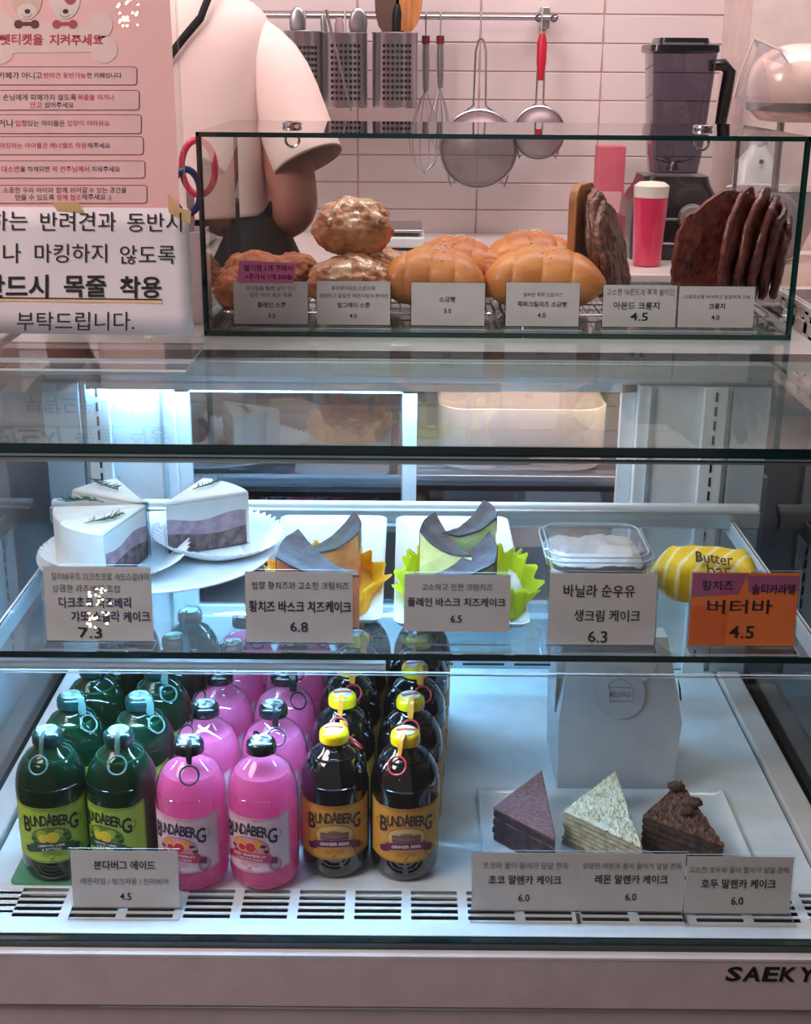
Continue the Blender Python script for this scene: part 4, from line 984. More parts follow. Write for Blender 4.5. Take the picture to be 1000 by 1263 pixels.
# hook flap with keyhole at the side
hk = G(); q = [(x0 + .002, ym - .034, zs + .045), (x0 + .002, ym - .02, zs + .078), (x0 + .002, ym + .01, zs + .085), (x0 + .002, ym + .02, zs + .05), (x0 + .002, ym + .01, zs + .0), (x0 + .002, ym - .03, zs + .0)]
hk.add([Vector(p) - Vector((.006, 0, 0)) for p in q] + [Vector(p) - Vector((.0052, 0, 0)) for p in q], [tuple(range(6)), tuple(range(11, 5, -1))] + [(i, i + 6, (i + 1) % 6 + 6, (i + 1) % 6) for i in range(6)])
hk.build('side_flap', wp, gx, smooth=0)
G().prism([(x1 - .0015, 0), (x1 + .0022, -.012), (x1 + .004, -.026), (x1 + .0022, -.024)], y0 + .010, y0 + .0112, M=Matrix(((1, 0, 0, 0), (0, 0, 1, 0), (0, 1, 0, zs + .045), (0, 0, 0, 1)))).build('side_slit', M['dark'], gx, smooth=0)

# ------------------------------------------------------------------ bread box on top
X0, X1, Y0, Y1, ZT = -.2362, .4473, 1.497, 1.822, 1.3785
T_ = .0055
bb = empty('bread_box', ((X0 + X1) / 2, (Y0 + Y1) / 2, TOPZ), 'clear glass bread box with green edges on top of the case', 'display box')
def gbox(name, a, axis):
    g = outward(G().box(*a)); idx = {'z': (0, 1), 'y': (2, 3), 'x': (4, 5)}[axis]; g.m = [0 if i in idx else 1 for i in range(6)]
    return g.build(name, [M['glass'], M['edge']], bb, smooth=0)
gbox('base_pane', (X0, X1, Y0, Y1, TOPZ + .0003, TOPZ + .006), 'z')
gbox('front_pane', (X0, X1, Y0, Y0 + T_, TOPZ + .0062, ZT - T_), 'y')
gbox('back_pane', (X0, X1, Y1 - T_, Y1, TOPZ + .0062, ZT - T_), 'y')
gbox('side_pane', (X0, X0 + T_, Y0 + T_, Y1 - T_, TOPZ + .0062, ZT - T_), 'x'); gbox('side_pane', (X1 - T_, X1, Y0 + T_, Y1 - T_, TOPZ + .0062, ZT - T_), 'x')
gbox('lid_pane', (X0, X1, Y0, Y1, ZT - T_ + .0002, ZT), 'z')
for px in (367, 832):
    p = at(px, 152, z=ZT); k = G(); k.lathe([(.0085, .0), (.011, .0), (.0125, .002), (.012, .0045), (.009, .0055), (.0085, .0)], 24, (p.x, Y0 + .16, ZT), cap=False)
    k.build('lid_knob', M['chrome'], bb); G().lathe([(.010, -.0065), (.0125, -.0065), (.0125, -.0056), (.010, -.0056), (.010, -.0065)], 24, (p.x, Y0 + .16, ZT), cap=False).build('knob_washer', M['chrome'], bb)
    G().tube([(p.x + .0085 * math.cos(a), Y0 + .16, ZT - .016 + .0085 * math.sin(a)) for a in [2 * PI * i / 20 for i in range(20)]], .0018, 7, closed=True).build('knob_ring', M['chrome'], bb)  # chrome ring added in place of the knob's reflection below the lid
# green corner posts of the front edges (ground glass edges seen end-on)
for x in (X0, X1 - .0038): G().box(x, x + .0038, Y0 - .0006, Y0, TOPZ + .003, ZT).build('ground_edge', M['edge'], bb, smooth=0)
G().box(X0, X1, Y0 - .0006, Y0, ZT - .0042, ZT).build('ground_edge', M['edge'], bb, smooth=0)
G().box(X0, X1, Y0 - .0006, Y0, TOPZ + .0003, TOPZ + .0048).build('ground_edge', M['edge'], bb, smooth=0)
def rack(x0, x1, y0, y1, z, label):
    root = empty('cooling_rack', ((x0 + x1) / 2, (y0 + y1) / 2, BZ), label, 'wire rack', 'chrome cooling racks')
    g = G().tube([(x, y, z) for x, y in rrect(x0, x1, y0, y1, .012, 4)], .0017, 7, closed=True); g.build('frame', M['chrome'], root)
    wv = G(); n = int((x1 - x0) / .014)
    for i in range(1, n): x = x0 + (x1 - x0) * i / n; wv.tube([(x, y0, z + .001), (x, y1, z + .001)], .0009, 5)
    for y in (y0 + (y1 - y0) * .33, y0 + (y1 - y0) * .67): wv.tube([(x0, y, z - .0015), (x1, y, z - .0015)], .0012, 5)
    wv.build('wire_grid', M['chrome'], root)
    for x in (x0 + .02, x1 - .02):
        for y in (y0 + .002, y1 - .002): G().tube([(x - .006, y, z - .001), (x - .004, y, BZ + .001), (x + .004, y, BZ + .001), (x + .006, y, z - .001)], .0012, 5).build('leg', M['chrome'], root)
RZ = BZ + .012
rack(-.222, .105, 1.548, 1.795, RZ, 'chrome wire rack under the scones and smooth salt rolls')
rack(.115, .436, 1.548, 1.795, RZ, 'chrome wire rack under the chive rolls and dark pastries')
RZ += .0022
# scones
sc_m = mat('scone crust', (190, 116, 72), .75, c2=(136, 72, 44), scale=45, detail=6, bump=.8, bscale=150, contrast=(.32, .62))
sc_g = mat('glazed scone', (214, 150, 104), .45, c2=(150, 86, 54), scale=38, detail=6, bump=.7, bscale=130, contrast=(.35, .6), coat=.08)
gl_m = mat('pale sugar glaze', (228, 192, 158), .3, coat=.7, c2=(204, 148, 112), scale=70, contrast=(.35, .6))
def scone(c, r, m_, label, seed, glaze=False):
    root = empty('scone', (c[0], c[1], c[2] - r[2]), label, 'scone', 'scones in the bread box'); sd = Vector((seed * 3.1, seed * 1.7, seed))
    def fn(d):
        n1 = noise.noise(d * 1.7 + sd); n2 = noise.noise(d * 4.5 + sd); n3 = noise.noise(d * 11 + sd); rg = abs(noise.noise(d * 6 + sd * 2))
        k = 1 + .10 * n1 + .08 * n2 + .035 * n3 + .012 * noise.noise(d * 24 + sd) - .05 * max(0, .10 - rg) / .10; q = d * k
        if q.z < -.8: q.z = -.8 + (q.z + .8) * .2
        return q
    G().ball(c, r, 84, 50, fn).build('crumb', m_, root, smooth=180)
    if glaze:
        g = G(); g.ball(c, [x * 1.010 for x in r], 84, 50, fn); keep = []
        for f in g.f:
            p = sum((g.v[i] for i in f), Vector()) / len(f) - Vector(c); h = p.z / r[2]; a = math.atan2(p.y, p.x)
            if h > .55 - .55 * noise.noise(Vector((a * 2.2, seed, 0))) - .5 * max(0, noise.noise(Vector((a * 6, seed + 4, 0)))) and noise.noise(p * 55 + sd) > -.22: keep.append(f)
        g.f = keep; g.m = [0] * len(keep); o = g.build('glaze', gl_m, root, smooth=180)
    return root
def onr(px, py, y, rz): p = at(px, py, y=y); return (p.x, y, RZ + rz * .8)
scone(onr(318, 352, 1.62, .032), (.049, .044, .034), sc_m, 'plain brown scone behind the pink note', 1)
scone(onr(299, 365, 1.57, .026), (.034, .030, .027), sc_m, 'small plain scone in the corner of the box', 2)
scone(onr(363, 352, 1.66, .030), (.034, .036, .030), sc_m, 'plain scone at the back, beside the glazed scones', 3)
scone(onr(432, 352, 1.585, .034), (.052, .043, .036), sc_g, 'glazed earl grey scone at the bottom of the pile, nearest its tag', 4, True)
scone(onr(462, 352, 1.675, .034), (.044, .042, .036), sc_g, 'glazed earl grey scone at the bottom of the pile, behind', 5, True)
p = at(436, 304, y=1.625); scone((p.x, 1.625, RZ + .0885), (.050, .045, .036), sc_g, 'glazed earl grey scone on top of the pile', 6, True)
# salt rolls
def bread_mat(name, c, c2, dark):
    m = mat(name, c, .5, c2=c2, scale=22, detail=6, bump=.35, bscale=90, coat=.12, contrast=(.3, .7), stretch=(.6, 1.4, 1.4)); return m
sb = bread_mat('golden bread', (226, 152, 80), (190, 104, 52), 0)
sb2 = bread_mat('deep golden bread', (220, 136, 64), (172, 88, 40), 0)
salt = mat('salt grains', (246, 238, 226), .4)
def roll(c, L_, r, rot, m_, label, seed, grp, tip=(.55, .55), saltn=40):
    root = empty('salt_roll', (c[0], c[1], c[2] - r * .8), label, 'bread roll', grp); g = G(); K, seg = 96, 40; v = []; f = []; Mx = Matrix.Rotation(math.radians(rot), 3, 'Z')
    def pt(t, a, lift=0):
        s_ = 2 * t - 1; e = (1 - abs(s_) ** 3.0) ** .5 if abs(s_) < 1 else 0
        e *= (1 - (1 - tip[0]) * max(0, -s_) ** 2) if s_ < 0 else (1 - (1 - tip[1]) * max(0, s_) ** 2)
        ph = s_ * 4.2 + .15 * math.sin(a + seed); gr_ = abs(math.sin(ph * PI / 2 + .4)) ; st = 1 + .085 * gr_ ** .4 - .085
        rr = r * e * st * (1 + .02 * noise.noise(Vector((s_ * 3, math.cos(a), math.sin(a) + seed)))) + lift
        z = math.sin(a) * rr * .86
        return Mx @ Vector((s_ * L_ / 2, math.cos(a) * rr * 1.02 - .026 * s_ * s_, max(z, -r * .80) - .004 * s_ * s_ * (z > 0))) + Vector(c)
    for i in range(K + 1):
        for k in range(seg): v.append(pt(.002 + .996 * i / K, 2 * PI * k / seg))
    for i in range(K):
        for k in range(seg): a = i * seg + k; b = i * seg + (k + 1) % seg; f.append((a, a + seg, b + seg, b))
    f += [tuple(range(seg)), tuple(range((K + 1) * seg - 1, K * seg - 1, -1))]
    g.add(v, f).build('crust', m_, root, smooth=60)
    rnd = random.Random(seed); s_ = G()
    for i in range(saltn):
        p = pt(min(.9, max(.1, rnd.gauss(.5, .07))), PI / 2 + rnd.gauss(0, .28), .0004); q = rnd.uniform(.0006, .0013); s_.box(p.x - q, p.x + q, p.y - q, p.y + q, p.z - q * .6, p.z + q)
    s_.build('salt', salt, root, smooth=0)['kind'] = 'stuff'
g1, g2 = 'plain salt rolls', 'chive cream cheese salt rolls'
roll(onr(537, 352, 1.61, .040), .128, .044, -8, sb, 'smooth golden salt roll behind the tag reading 3.0', 1, g1, (.9, .8))
roll(onr(562, 340, 1.690, .043), .125, .045, -14, sb2, 'deep golden salt roll behind the front smooth one', 2, g1, (.8, .75))
roll(onr(672, 352, 1.61, .040), .150, .046, -7, sb, 'long golden salt roll nearest the chive tag', 3, g2, (.9, .7), 26)
roll(onr(652, 335, 1.697, .046), .135, .050, 8, sb2, 'salt roll with ridged crust behind the long one', 4, g2, (.8, .8))
roll(onr(600, 345, 1.655, .036), .050, .034, 80, sb, 'small salt roll end between the two kinds of rolls', 5, g2, (.6, .7), 8)
# board between the breads
p = at(716, 300, y=1.66)
bd = G().prism(rrect(-.040, .040, 0, .142, .020), -.0055, .0055, M=Matrix.Translation((p.x, 1.665, RZ)) @ Matrix.Rotation(math.radians(66), 4, 'Z') @ Matrix(((1, 0, 0, 0), (0, 0, 1, 0), (0, 1, 0, 0), (0, 0, 0, 1))))
o = bev(bd.build('wooden_board', M['wood'], origin=(p.x, 1.665, RZ)), .0015, 2); tag(o, 'small wooden board standing upright between rolls and dark pastries', 'board')
# flattened croissants
cr_m = mat('caramelised pastry', (138, 62, 48), .42, c2=(74, 30, 30), scale=120, detail=6, bump=1.0, bscale=170, coat=.35, contrast=(.3, .65))
cr_n = mat('almond pastry', (140, 80, 50), .45, c2=(52, 28, 26), scale=110, detail=6, bump=1.0, bscale=170, coat=.2, contrast=(.3, .65))
def croung(base, w_, h, tilt, yaw, m_, label, seed, grp, th=.008):
    """flat oval pastry standing on its lower edge at base"""
    g = G(); K, seg = 16, 60; sd = Vector((seed * 2.3, seed, 0))
    def fn(d):
        a = math.atan2(d.z, d.x); k = 1 + .10 * noise.noise(Vector((math.cos(a) * 1.6, math.sin(a) * 1.6, seed))) + .035 * noise.noise(Vector((math.cos(a) * 7, math.sin(a) * 7, seed))); q = Vector((d.x * k, d.y, d.z * k))
        e = max(0, 1 - (d.x ** 2 + d.z ** 2)); t_ = (e ** .5) ** .35
        q.y = (1 if d.y > 0 else -1) * t_ * (1 + .30 * noise.noise(d * 5 + sd) + .2 * noise.noise(d * 12 + sd)) + .7 * noise.noise(Vector((d.x * 1.5, 0, d.z * 1.5)) + sd)
        if d.x * .35 + d.z > 0: q.x *= 1 - .12 * (d.z) 
        return q
    Mx = Matrix.Rotation(math.radians(yaw), 3, 'Z') @ Matrix.Rotation(math.radians(tilt[0]), 3, 'Y') @ Matrix.Rotation(math.radians(tilt[1]), 3, 'X')
    g.ball((0, 0, 0), (w_ / 2, th, h / 2), 90, 44, fn, M=Mx)
    zmin = min(v.z for v in g.v)
    for v in g.v: v += Vector((base[0], base[1], base[2] - zmin))
    o = g.build('flat_pastry', m_, smooth=75, origin=base); return tag(o, label, 'pastry', grp)
gA, gB = 'almond pastries leaning on the board', 'caramelised flat pastries'
for k, (px, yaw, ti, yy, nm) in enumerate(((744, 74, -9, 1.66, 'almond flat pastry resting against the wooden board'), (757, 70, -13, 1.65, 'almond flat pastry, middle one of those by the board'), (768, 66, -15, 1.64, 'almond flat pastry farthest from the wooden board'))):
    p = at(px, 350, y=yy); croung((p.x + .0, yy, RZ), .100, .138 - .008 * k, (0, 0), 0, cr_n, nm, k + 1, gA, .0075)
    o = COL.objects[-1]; o.rotation_euler = (0, math.radians(ti), 0); 
    Mx = Matrix.Rotation(math.radians(ti), 3, 'Y') @ Matrix.Rotation(math.radians(yaw), 3, 'Z'); o.rotation_euler = Mx.to_euler(); zm = min((Mx @ v.co).z for v in o.data.vertices); o.location.z = RZ - zm
big = [(848, 1.600, 20, 16, .122, .146, 'front of the large stack, its broad face showing'), (893, 1.606, 58, 6, .108, .148, 'second in the large stack, tallest edge'), (908, 1.616, 63, 8, .106, .142, 'third in the large stack, behind the tallest edge'), (923, 1.628, 67, 9, .104, .136, 'fourth in the large stack, curled corner'),
       (938, 1.642, 70, 8, .098, .120, 'fifth in the large stack, lower than its neighbours'), (952, 1.656, 74, 6, .090, .100, 'last in the large stack, by the side pane')]
for k, (px, yy, yaw, ti, w_, h, nm) in enumerate(big):
    p = at(px, 372, y=yy); croung((p.x, yy, RZ), w_, h, (0, 0), 0, cr_m, 'caramelised flat pastry, ' + nm, 10 + k, gB, .0056)
    o = COL.objects[-1]; Mx = Matrix.Rotation(math.radians(ti), 3, 'Y') @ Matrix.Rotation(math.radians(yaw), 3, 'Z') @ Matrix.Rotation(math.radians(8), 3, 'Y'); o.rotation_euler = Mx.to_euler(); zm = min((Mx @ v.co).z for v in o.data.vertices); o.location.z = RZ - zm

# ------------------------------------------------------------------ signs
SY = 1.350
def P2(px, py, y=SY): return at(px, py, y=y)
sr = P2(222, 262).x; sl = sr - .300; zt0 = P2(100, -40).z
stn = empty('sign_stand', ((sl + sr) / 2, SY, TOPZ), 'clear acrylic stand holding the pink pet rules poster', 'sign stand')
def acr(name, a, axis, par):
    g = outward(G().box(*a)); idx = {'z': (0, 1), 'y': (2, 3), 'x': (4, 5)}[axis]; g.m = [0 if i in idx else 1 for i in range(6)]; return g.build(name, [M['acrylic'], M['ac_edge']], par, smooth=0)
ZS = TOPZ + .42
acr('front_sheet', (sl - .006, sr + .006, SY - .005, SY - .003, TOPZ + .0005, ZS), 'y', stn); acr('back_sheet', (sl - .006, sr + .006, SY + .003, SY + .005, TOPZ + .0005, ZS), 'y', stn)
acr('foot', (sl - .006, sr + .006, SY - .045, SY - .006, TOPZ + .0005, TOPZ + .003), 'z', stn); acr('foot', (sl - .006, sr + .006, SY + .006, SY + .09, TOPZ + .0005, TOPZ + .003), 'z', stn)
po_ = empty('pet_rules_poster', ((sl + sr) / 2, SY, TOPZ + .1), 'pink poster of pet etiquette rules with bone and dog drawings', 'poster')
sl0 = sl
G().box(sl, sr, SY - .0006, SY + .0006, at(100, 330, y=SY).z, ZS - .004).build('sheet', mat('pink poster paper', (252, 200, 194), .55, c2=(248, 192, 188), scale=4), po_, smooth=0)
yf = SY - .0008
a_, b_, c_ = at(0, 262, y=yf), at(222, 262, y=yf), at(0, 0, y=yf)
class PP(Print):
    def P(s, px, py, k=1): q = at(px, py, y=yf); return Vector((q.x, yf - .0002 * k, q.z))
pr = PP((0, 0, 222, 262), a_, b_, c_)
bone = []
def circ(cx, cy, r, key, k=1, n=24, ry=None): pr.poly([(cx + r * math.cos(-2 * PI * i / n), cy + (ry or r) * math.sin(-2 * PI * i / n)) for i in range(n)], key, k)
pr.poly([(-60, 66), (128, 64), (128, 28), (-60, 28)], 'cream', 1)
for cx, cy in ((122, 31), (128, 61), (0 - 62, 31), (0 - 62, 62)): circ(cx, cy, 17, 'cream', 1.2)
circ(2, 32, 17, 'cream', 1.1); circ(0, 62, 17, 'cream', 1.1)
# two plain dogs looking over the bone
for cx, c1 in ((33, 'dogbrown'), (80, 'dogwhite')):
    circ(cx, -2, 19, c1, 1.4, ry=26); circ(cx, 14, 12, 'dogwhite', 1.6, ry=10); circ(cx + 1, 14, 3.6, 'ink', 2.2, ry=3); pr.ring([(cx + 7 * math.cos(math.radians(a)), 15 + 7 * math.sin(math.radians(a))) for a in range(20, 170, 15)] + [(cx + 6 * math.cos(math.radians(a)), 15 + 6 * math.sin(math.radians(a))) for a in range(160, 15, -15)], .3, 'ink', 2.2)
    for e in (-1, 1): circ(cx + e * 10, 30, 5.5, 'pawdark' if cx < 50 else 'pawred', 2.0, ry=5.5); circ(cx + e * 8, -6, 2, 'ink', 2.2)
    pr.poly([(cx - 9, 27), (cx - 9, 32), (cx + 9, 32), (cx + 9, 27)], 'pawdark' if cx < 50 else 'pawred', 1.9)
circ(87, -4, 8, 'pawred', 1.8, ry=10)
pr.text('펫티켓을', 0, 53, 48.5, 'rose', .02, .3, k=2.5); pr.text('지켜주세요', 61, 127, 49, 'rose', .02, .3, k=2.5)
pr.text('*', -12, -5, 47, 'rose', .02, k=2.5)
rowsP = [(82, 105, 169), (111, 136, 172), (141, 165, 174.5), (168, 191, 177), (198, 220, 179), (228, 251, 181.5)]
for (t0, t1, xr) in rowsP:
    pts = [(x, y) for x, y in rrect(-70, xr, t0, t1, 4, 4)]; pr.poly(pts[::-1], 'box', 1.0); pr.ring(pts, .8, 'plum', 1.6)
T = [('애견카페가 아니고 ', 'ink', -19, 52, 93), ('반려견 동반가능', 'rose', 54, 106, 93), ('한 카페입니다', 'ink', 107, 150, 93),
     ('다른 손님에게 피해가지 않도록', 'ink', -14, 94, 120), ('목줄을 하거나', 'rose', 96, 141, 120), ('안고', 'rose', 37, 52, 129.5), ('있어주세요', 'ink', 55, 91, 129.5),
     ('짖거나', 'ink', -12, 17, 152), ('입질', 'rose', 19, 33, 152), ('있는 아이들은', 'ink', 34, 80, 152), ('입장이 어려워요', 'rose', 83, 135, 152),
     ('마킹하는', 'rose', 0, 28, 179.5), ('아이들은', 'rose', 31, 59, 179.5), ('매너벨트 착용', 'rose', 62, 107, 179.5), ('해주세요', 'ink', 108, 136, 179.5),
     ('대소변', 'rose', 2, 24, 208.5), ('을 하게되면', 'ink', 25, 61, 208.5), ('꼭 견주님께서', 'rose', 64, 110, 208.5), ('치워주세요', 'ink', 113, 148, 208.5),
     ('6. 소중한 우리 아이와', 'plum', -4, 66, 234.5), ('함께 쉬어갈', 'plum', 69, 108, 234.5), ('수 있는 공간을', 'plum', 110, 156, 234.5), ('만들 수 있도록', 'ink', 19, 67, 243.5), ('함께 협조', 'rose', 70, 100, 243.5), ('해주세요 :)', 'ink', 101, 137, 243.5)]
for s_, k_, u0, u1, cy in T: pr.text(s_.strip(), u0, u1, cy, k_, .01, k=2)
pm = {'cream': (246, 214, 206), 'dogbrown': (236, 196, 178), 'dogwhite': (248, 224, 216), 'pawdark': (110, 60, 60), 'pawred': (186, 88, 90), 'rose': (206, 60, 84), 'ink': (74, 50, 62), 'plum': (124, 60, 84), 'box': (246, 200, 198)}
for k_, g_ in pr.g.items(): g_.build('lettering' if k_ in ('rose', 'ink', 'plum') else 'drawing', mat('poster ' + k_, pm[k_], .6), po_, smooth=0)
# white notice taped below
ny = SY - .0062
nt_ = empty('leash_notice', (P2(110, 330, ny).x, ny, TOPZ), 'white paper notice in large black letters taped below the pink poster', 'notice')
qa, qb = at(236, 412, y=ny), at(232, 258, y=ny); xl = sl0 - .005; zb_, zt_ = at(120, 412, y=ny).z, at(120, 256, y=ny).z
v = []; f = []; K = 20
for i in range(K + 1):
    for j in range(7):
        x = xl + (at(235.5, 330, y=ny).x - xl) * i / K; z = zb_ + (zt_ - zb_) * j / 6; v.append(Vector((x, ny - .0005 * abs(math.sin(i * .5)) * (1 - j / 6), z)))
for i in range(K):
    for j in range(6): a = i * 7 + j; f.append((a, a + 7, a + 8, a + 1))
sh = G().add(v, f).build('sheet', M['paper_white'], nt_); m_ = sh.modifiers.new('s', 'SOLIDIFY'); m_.thickness = .0003; m_.offset = 1
class NP(Print):
    def P(s, px, py, k=1): q = at(px, py, y=ny); return Vector((q.x, ny - .0009 - .0002 * k, q.z))
pr = NP((0, 256, 236, 412), at(0, 412, y=ny), at(236, 412, y=ny), at(0, 256, y=ny))
for s_, u0, u1, cy, bo in (('하는', -13, 34, 272, 0), ('반려견과', 50, 143, 273, 0), ('동반시', 157, 224, 274, 0), ('거나', -22, 26, 312, 0), ('마킹하지', 43, 132, 312, 0), ('않도록', 148, 216, 314, 0), ('반드시', -20, 60, 353, .022), ('목줄', 79, 131, 353, .022), ('착용', 148, 199, 354, .022), ('부탁드립니다.', 21, 166, 396, 0)):
    pr.text(s_, u0, u1, cy, 'ink', bo, k=2, res=3)
pr.poly([(-70, 365.5), (-70, 367), (200, 370), (200, 368.5)], 'ink', 2); pr.poly([(-70, 367.5), (-70, 370), (200, 374), (200, 370.5)], 'hl', 1.5)
pr.g['ink'].build('lettering', M['ink'], sh, smooth=0); pr.g['hl'].build('underline', mat('orange marker', (236, 190, 140), .6), sh, smooth=0)
tp = translucent('masking tape', (232, 206, 156), (236, 212, 166), .2, .4)
for q in ([(64, 249), (96, 249), (104, 262), (70, 259)], [(207, 238), (222, 256), (236, 260), (235, 276), (222, 270), (208, 262)]):
    g = G(); n = len(q); top_ = [at(a, b, y=ny) for a, b in q]
    g.add([Vector((p.x, ny - .0013, p.z)) for p in top_] + [Vector((p.x, ny - .0011, p.z)) for p in top_], [tuple(range(n)), tuple(range(2 * n - 1, n - 1, -1))] + [(i, i + n, (i + 1) % n + n, (i + 1) % n) for i in range(n)])
    outward(g).build('tape', tp, nt_, smooth=0)

# small side counter left of the case, dark cabinet on the other side
sc_ = empty('side_counter', (-.72, 1.55, 0), 'pale grey side counter beyond the sign', 'counter')
bev(G().box(-1.1, -.47, 1.25, 1.9, TOPZ - .035, TOPZ - .002).build('worktop', mat('grey laminate', (170, 156, 160), .4), sc_), .003)
G().box(-1.08, -.48, 1.28, 1.88, 0, TOPZ - .036).build('carcass', mat('pale panel', (196, 198, 206), .5), sc_)
dk = empty('dark_cabinet', (.75, 1.3, 0), 'dark brown cabinet standing past the case end', 'cabinet')
dkm = mat('dark brown board', (46, 30, 28), .5, c2=(30, 20, 20), scale=6)
G().box(.50, 1.2, .95, 2.0, 0, 1.02).build('carcass', dkm, dk); bev(G().box(.49, 1.22, .93, 2.02, 1.021, 1.045).build('top', dkm, dk), .003)
d = G().box(.52, .84, .935, .949, .05, .98).build('door', dkm, dk); G().tube([(.80, .925, .5), (.80, .925, .62)], .005).build('handle', M['steel'], d)
# white slotted basket with packets
bk = empty('slotted_basket', (.60, 1.5, 1.0455), 'white slotted plastic basket on the dark cabinet', 'basket')
bm = mat('white plastic', (226, 216, 216), .4)
g = G(); bx0, bx1, by0, by1, bz0, bz1 = .505, .72, 1.30, 1.75, 1.0455, 1.165
g.box(bx0, bx1, by0, by1, bz0, bz0 + .004)
for k in range(5):
    z = bz0 + .004 + k * .024
    for q in ((bx0, bx1, by0, by0 + .003), (bx0, bx1, by1 - .003, by1), (bx0, bx0 + .003, by0, by1), (bx1 - .003, bx1, by0, by1)): g.box(*q, z + .010, z + .024)
for i in range(9):
    y = by0 + (by1 - by0 - .014) * i / 8
    for x in (bx0, bx1 - .003): g.box(x, x + .003, y, y + .014, bz0 + .004, bz1 - .006)
for i in range(5):
    x = bx0 + (bx1 - bx0 - .014) * i / 4
    for y in (by0, by1 - .003): g.box(x, x + .014, y, y + .003, bz0 + .004, bz1 - .006)
g.build('body', bm, bk, smooth=0); bev(G().box(bx0 - .004, bx1 + .004, by0 - .004, by0 + .004, bz1 - .004, bz1 + .003).box(bx0 - .004, bx0 + .004, by0 + .004, by1 + .004, bz1 - .004, bz1 + .003).box(bx1 - .004, bx1 + .004, by0 + .004, by1 + .004, bz1 - .004, bz1 + .003).build('rim', bm, bk), .001)
for k, (x, y, c, nm) in enumerate(((.57, 1.60, (120, 46, 40), 'dark red snack packet at the back of the slotted basket'), (.60, 1.50, (96, 52, 36), 'brown snack packet in the middle of the slotted basket'), (.56, 1.40, (206, 176, 60), 'yellow snack packet at the front of the slotted basket'))):
    G_ = G().ball((x, y, bz0 + .078), (.045, .035, .070), 24, 16, fn=lambda d: Vector((math.copysign(abs(d.x) ** .6, d.x), math.copysign(abs(d.y) ** .8, d.y), math.copysign(abs(d.z) ** .55, d.z))) * (1 + .06 * noise.noise(d * 4 + Vector((k, k, k)))))
    tag(G_.build('snack_packet', mat('packet film', c, .3, coat=.4, bump=.3), origin=(x, y, bz0 + .004)), nm, 'packet', 'snack packets in the basket')

# pen cup with scissors and notes between sign and bread box
pc = at(247, 330, y=1.60)
cupm = mat('ribbed white card', (222, 214, 216), .6, bump=.2, stretch=(1, 1, 20), scale=30)
hc = empty('pen_holder', (pc.x - .012, 1.60, TOPZ), 'white ribbed pen holder between the sign and the bread box', 'pen holder')
g = rr_loft(G(), (pc.x - .018, 1.60), [(.027, .03, TOPZ + .0004, .006), (.027, .03, TOPZ + .11, .006), (.0245, .0275, TOPZ + .11, .005), (.0245, .0275, TOPZ + .008, .005)], close=(True, True)); g.build('cup', cupm, hc)
sco = empty('scissors', (pc.x - .02, 1.60, TOPZ + .009), 'scissors with pink and blue handle loops in the pen holder', 'scissors')
s1, s2 = at(244, 207, y=1.60), at(231, 236, y=1.60)
for nm_, c, ry_, rz_, m_ in (('handle', s1, .020, .032, mat('pink red plastic', (232, 62, 100), .35)), ('handle', s2, .016, .026, mat('navy plastic', (40, 50, 110), .35))):
    G().tube([(c.x + ry_ * math.cos(a), 1.60 + (.004 if m_.name[0] == 'p' else -.004), c.z + rz_ * math.sin(a)) for a in [2 * PI * i / 24 for i in range(24)]], .0042, 8, closed=True).build(nm_, m_, sco)
G().hexa([(s1.x - .016, 1.602, s1.z - .028), (s1.x - .006, 1.602, s1.z - .028), (s1.x - .012, 1.602, TOPZ + .012), (s1.x - .014, 1.602, TOPZ + .012)], [(s1.x - .016, 1.604, s1.z - .028), (s1.x - .006, 1.604, s1.z - .028), (s1.x - .012, 1.604, TOPZ + .012), (s1.x - .014, 1.604, TOPZ + .012)]).build('blade', M['steel'], sco)
G().hexa([(s2.x - .004, 1.596, s2.z - .02), (s2.x + .008, 1.596, s2.z - .02), (s1.x - .010, 1.596, TOPZ + .012), (s1.x - .013, 1.596, TOPZ + .012)], [(s2.x - .004, 1.598, s2.z - .02), (s2.x + .008, 1.598, s2.z - .02), (s1.x - .010, 1.598, TOPZ + .012), (s1.x - .013, 1.598, TOPZ + .012)]).build('blade', M['steel'], sco)

# ------------------------------------------------------------------ behind: things seen through the rear doors
us = empty('under_shelf', (.05, 1.66, .0), 'steel shelf unit behind the case doors', 'shelf unit')
bev(G().box(-.42, .44, 1.50, 1.84, .969, .981).build('shelf_board', M['steel'], us), .001)
for x in (-.415, .43):
    for y in (1.505, 1.83): G().box(x, x + .01, y, y + .01, 0, .9685).build('leg', M['steel'], us)
ul = G().box(.0, .34, 1.475, 1.495, TOPZ - .026, TOPZ - .0205).build('strip_lamp', M['aluminium'], us); G().box(.003, .337, 1.478, 1.492, TOPZ - .0275, TOPZ - .0263).build('diffuser', emis('warm strip', (255, 224, 204), 60), ul)  # lamp added under the slab only to brighten the dish tub
q0, q1 = at(541, 545, y=1.505).x, at(750, 545, y=1.505).x; hw_ = (q1 - q0) / 2
g = rr_loft(G(), ((q0 + q1) / 2, 1.57), [(hw_ - .022, .05, .9814, .02), (hw_ - .006, .060, .986, .03), (hw_, .064, .999, .034), (hw_, .066, 1.062, .034), (hw_ - .004, .062, 1.062, .032), (hw_ - .006, .058, 1.0, .03), (hw_ - .022, .05, .988, .02)])
tag(g.build('dish_tub', mat('cream enamel', (240, 222, 210), .3, coat=.4), origin=((q0 + q1) / 2, 1.57, .9814)), 'cream dish tub with rounded corners behind the sliding door', 'tub')

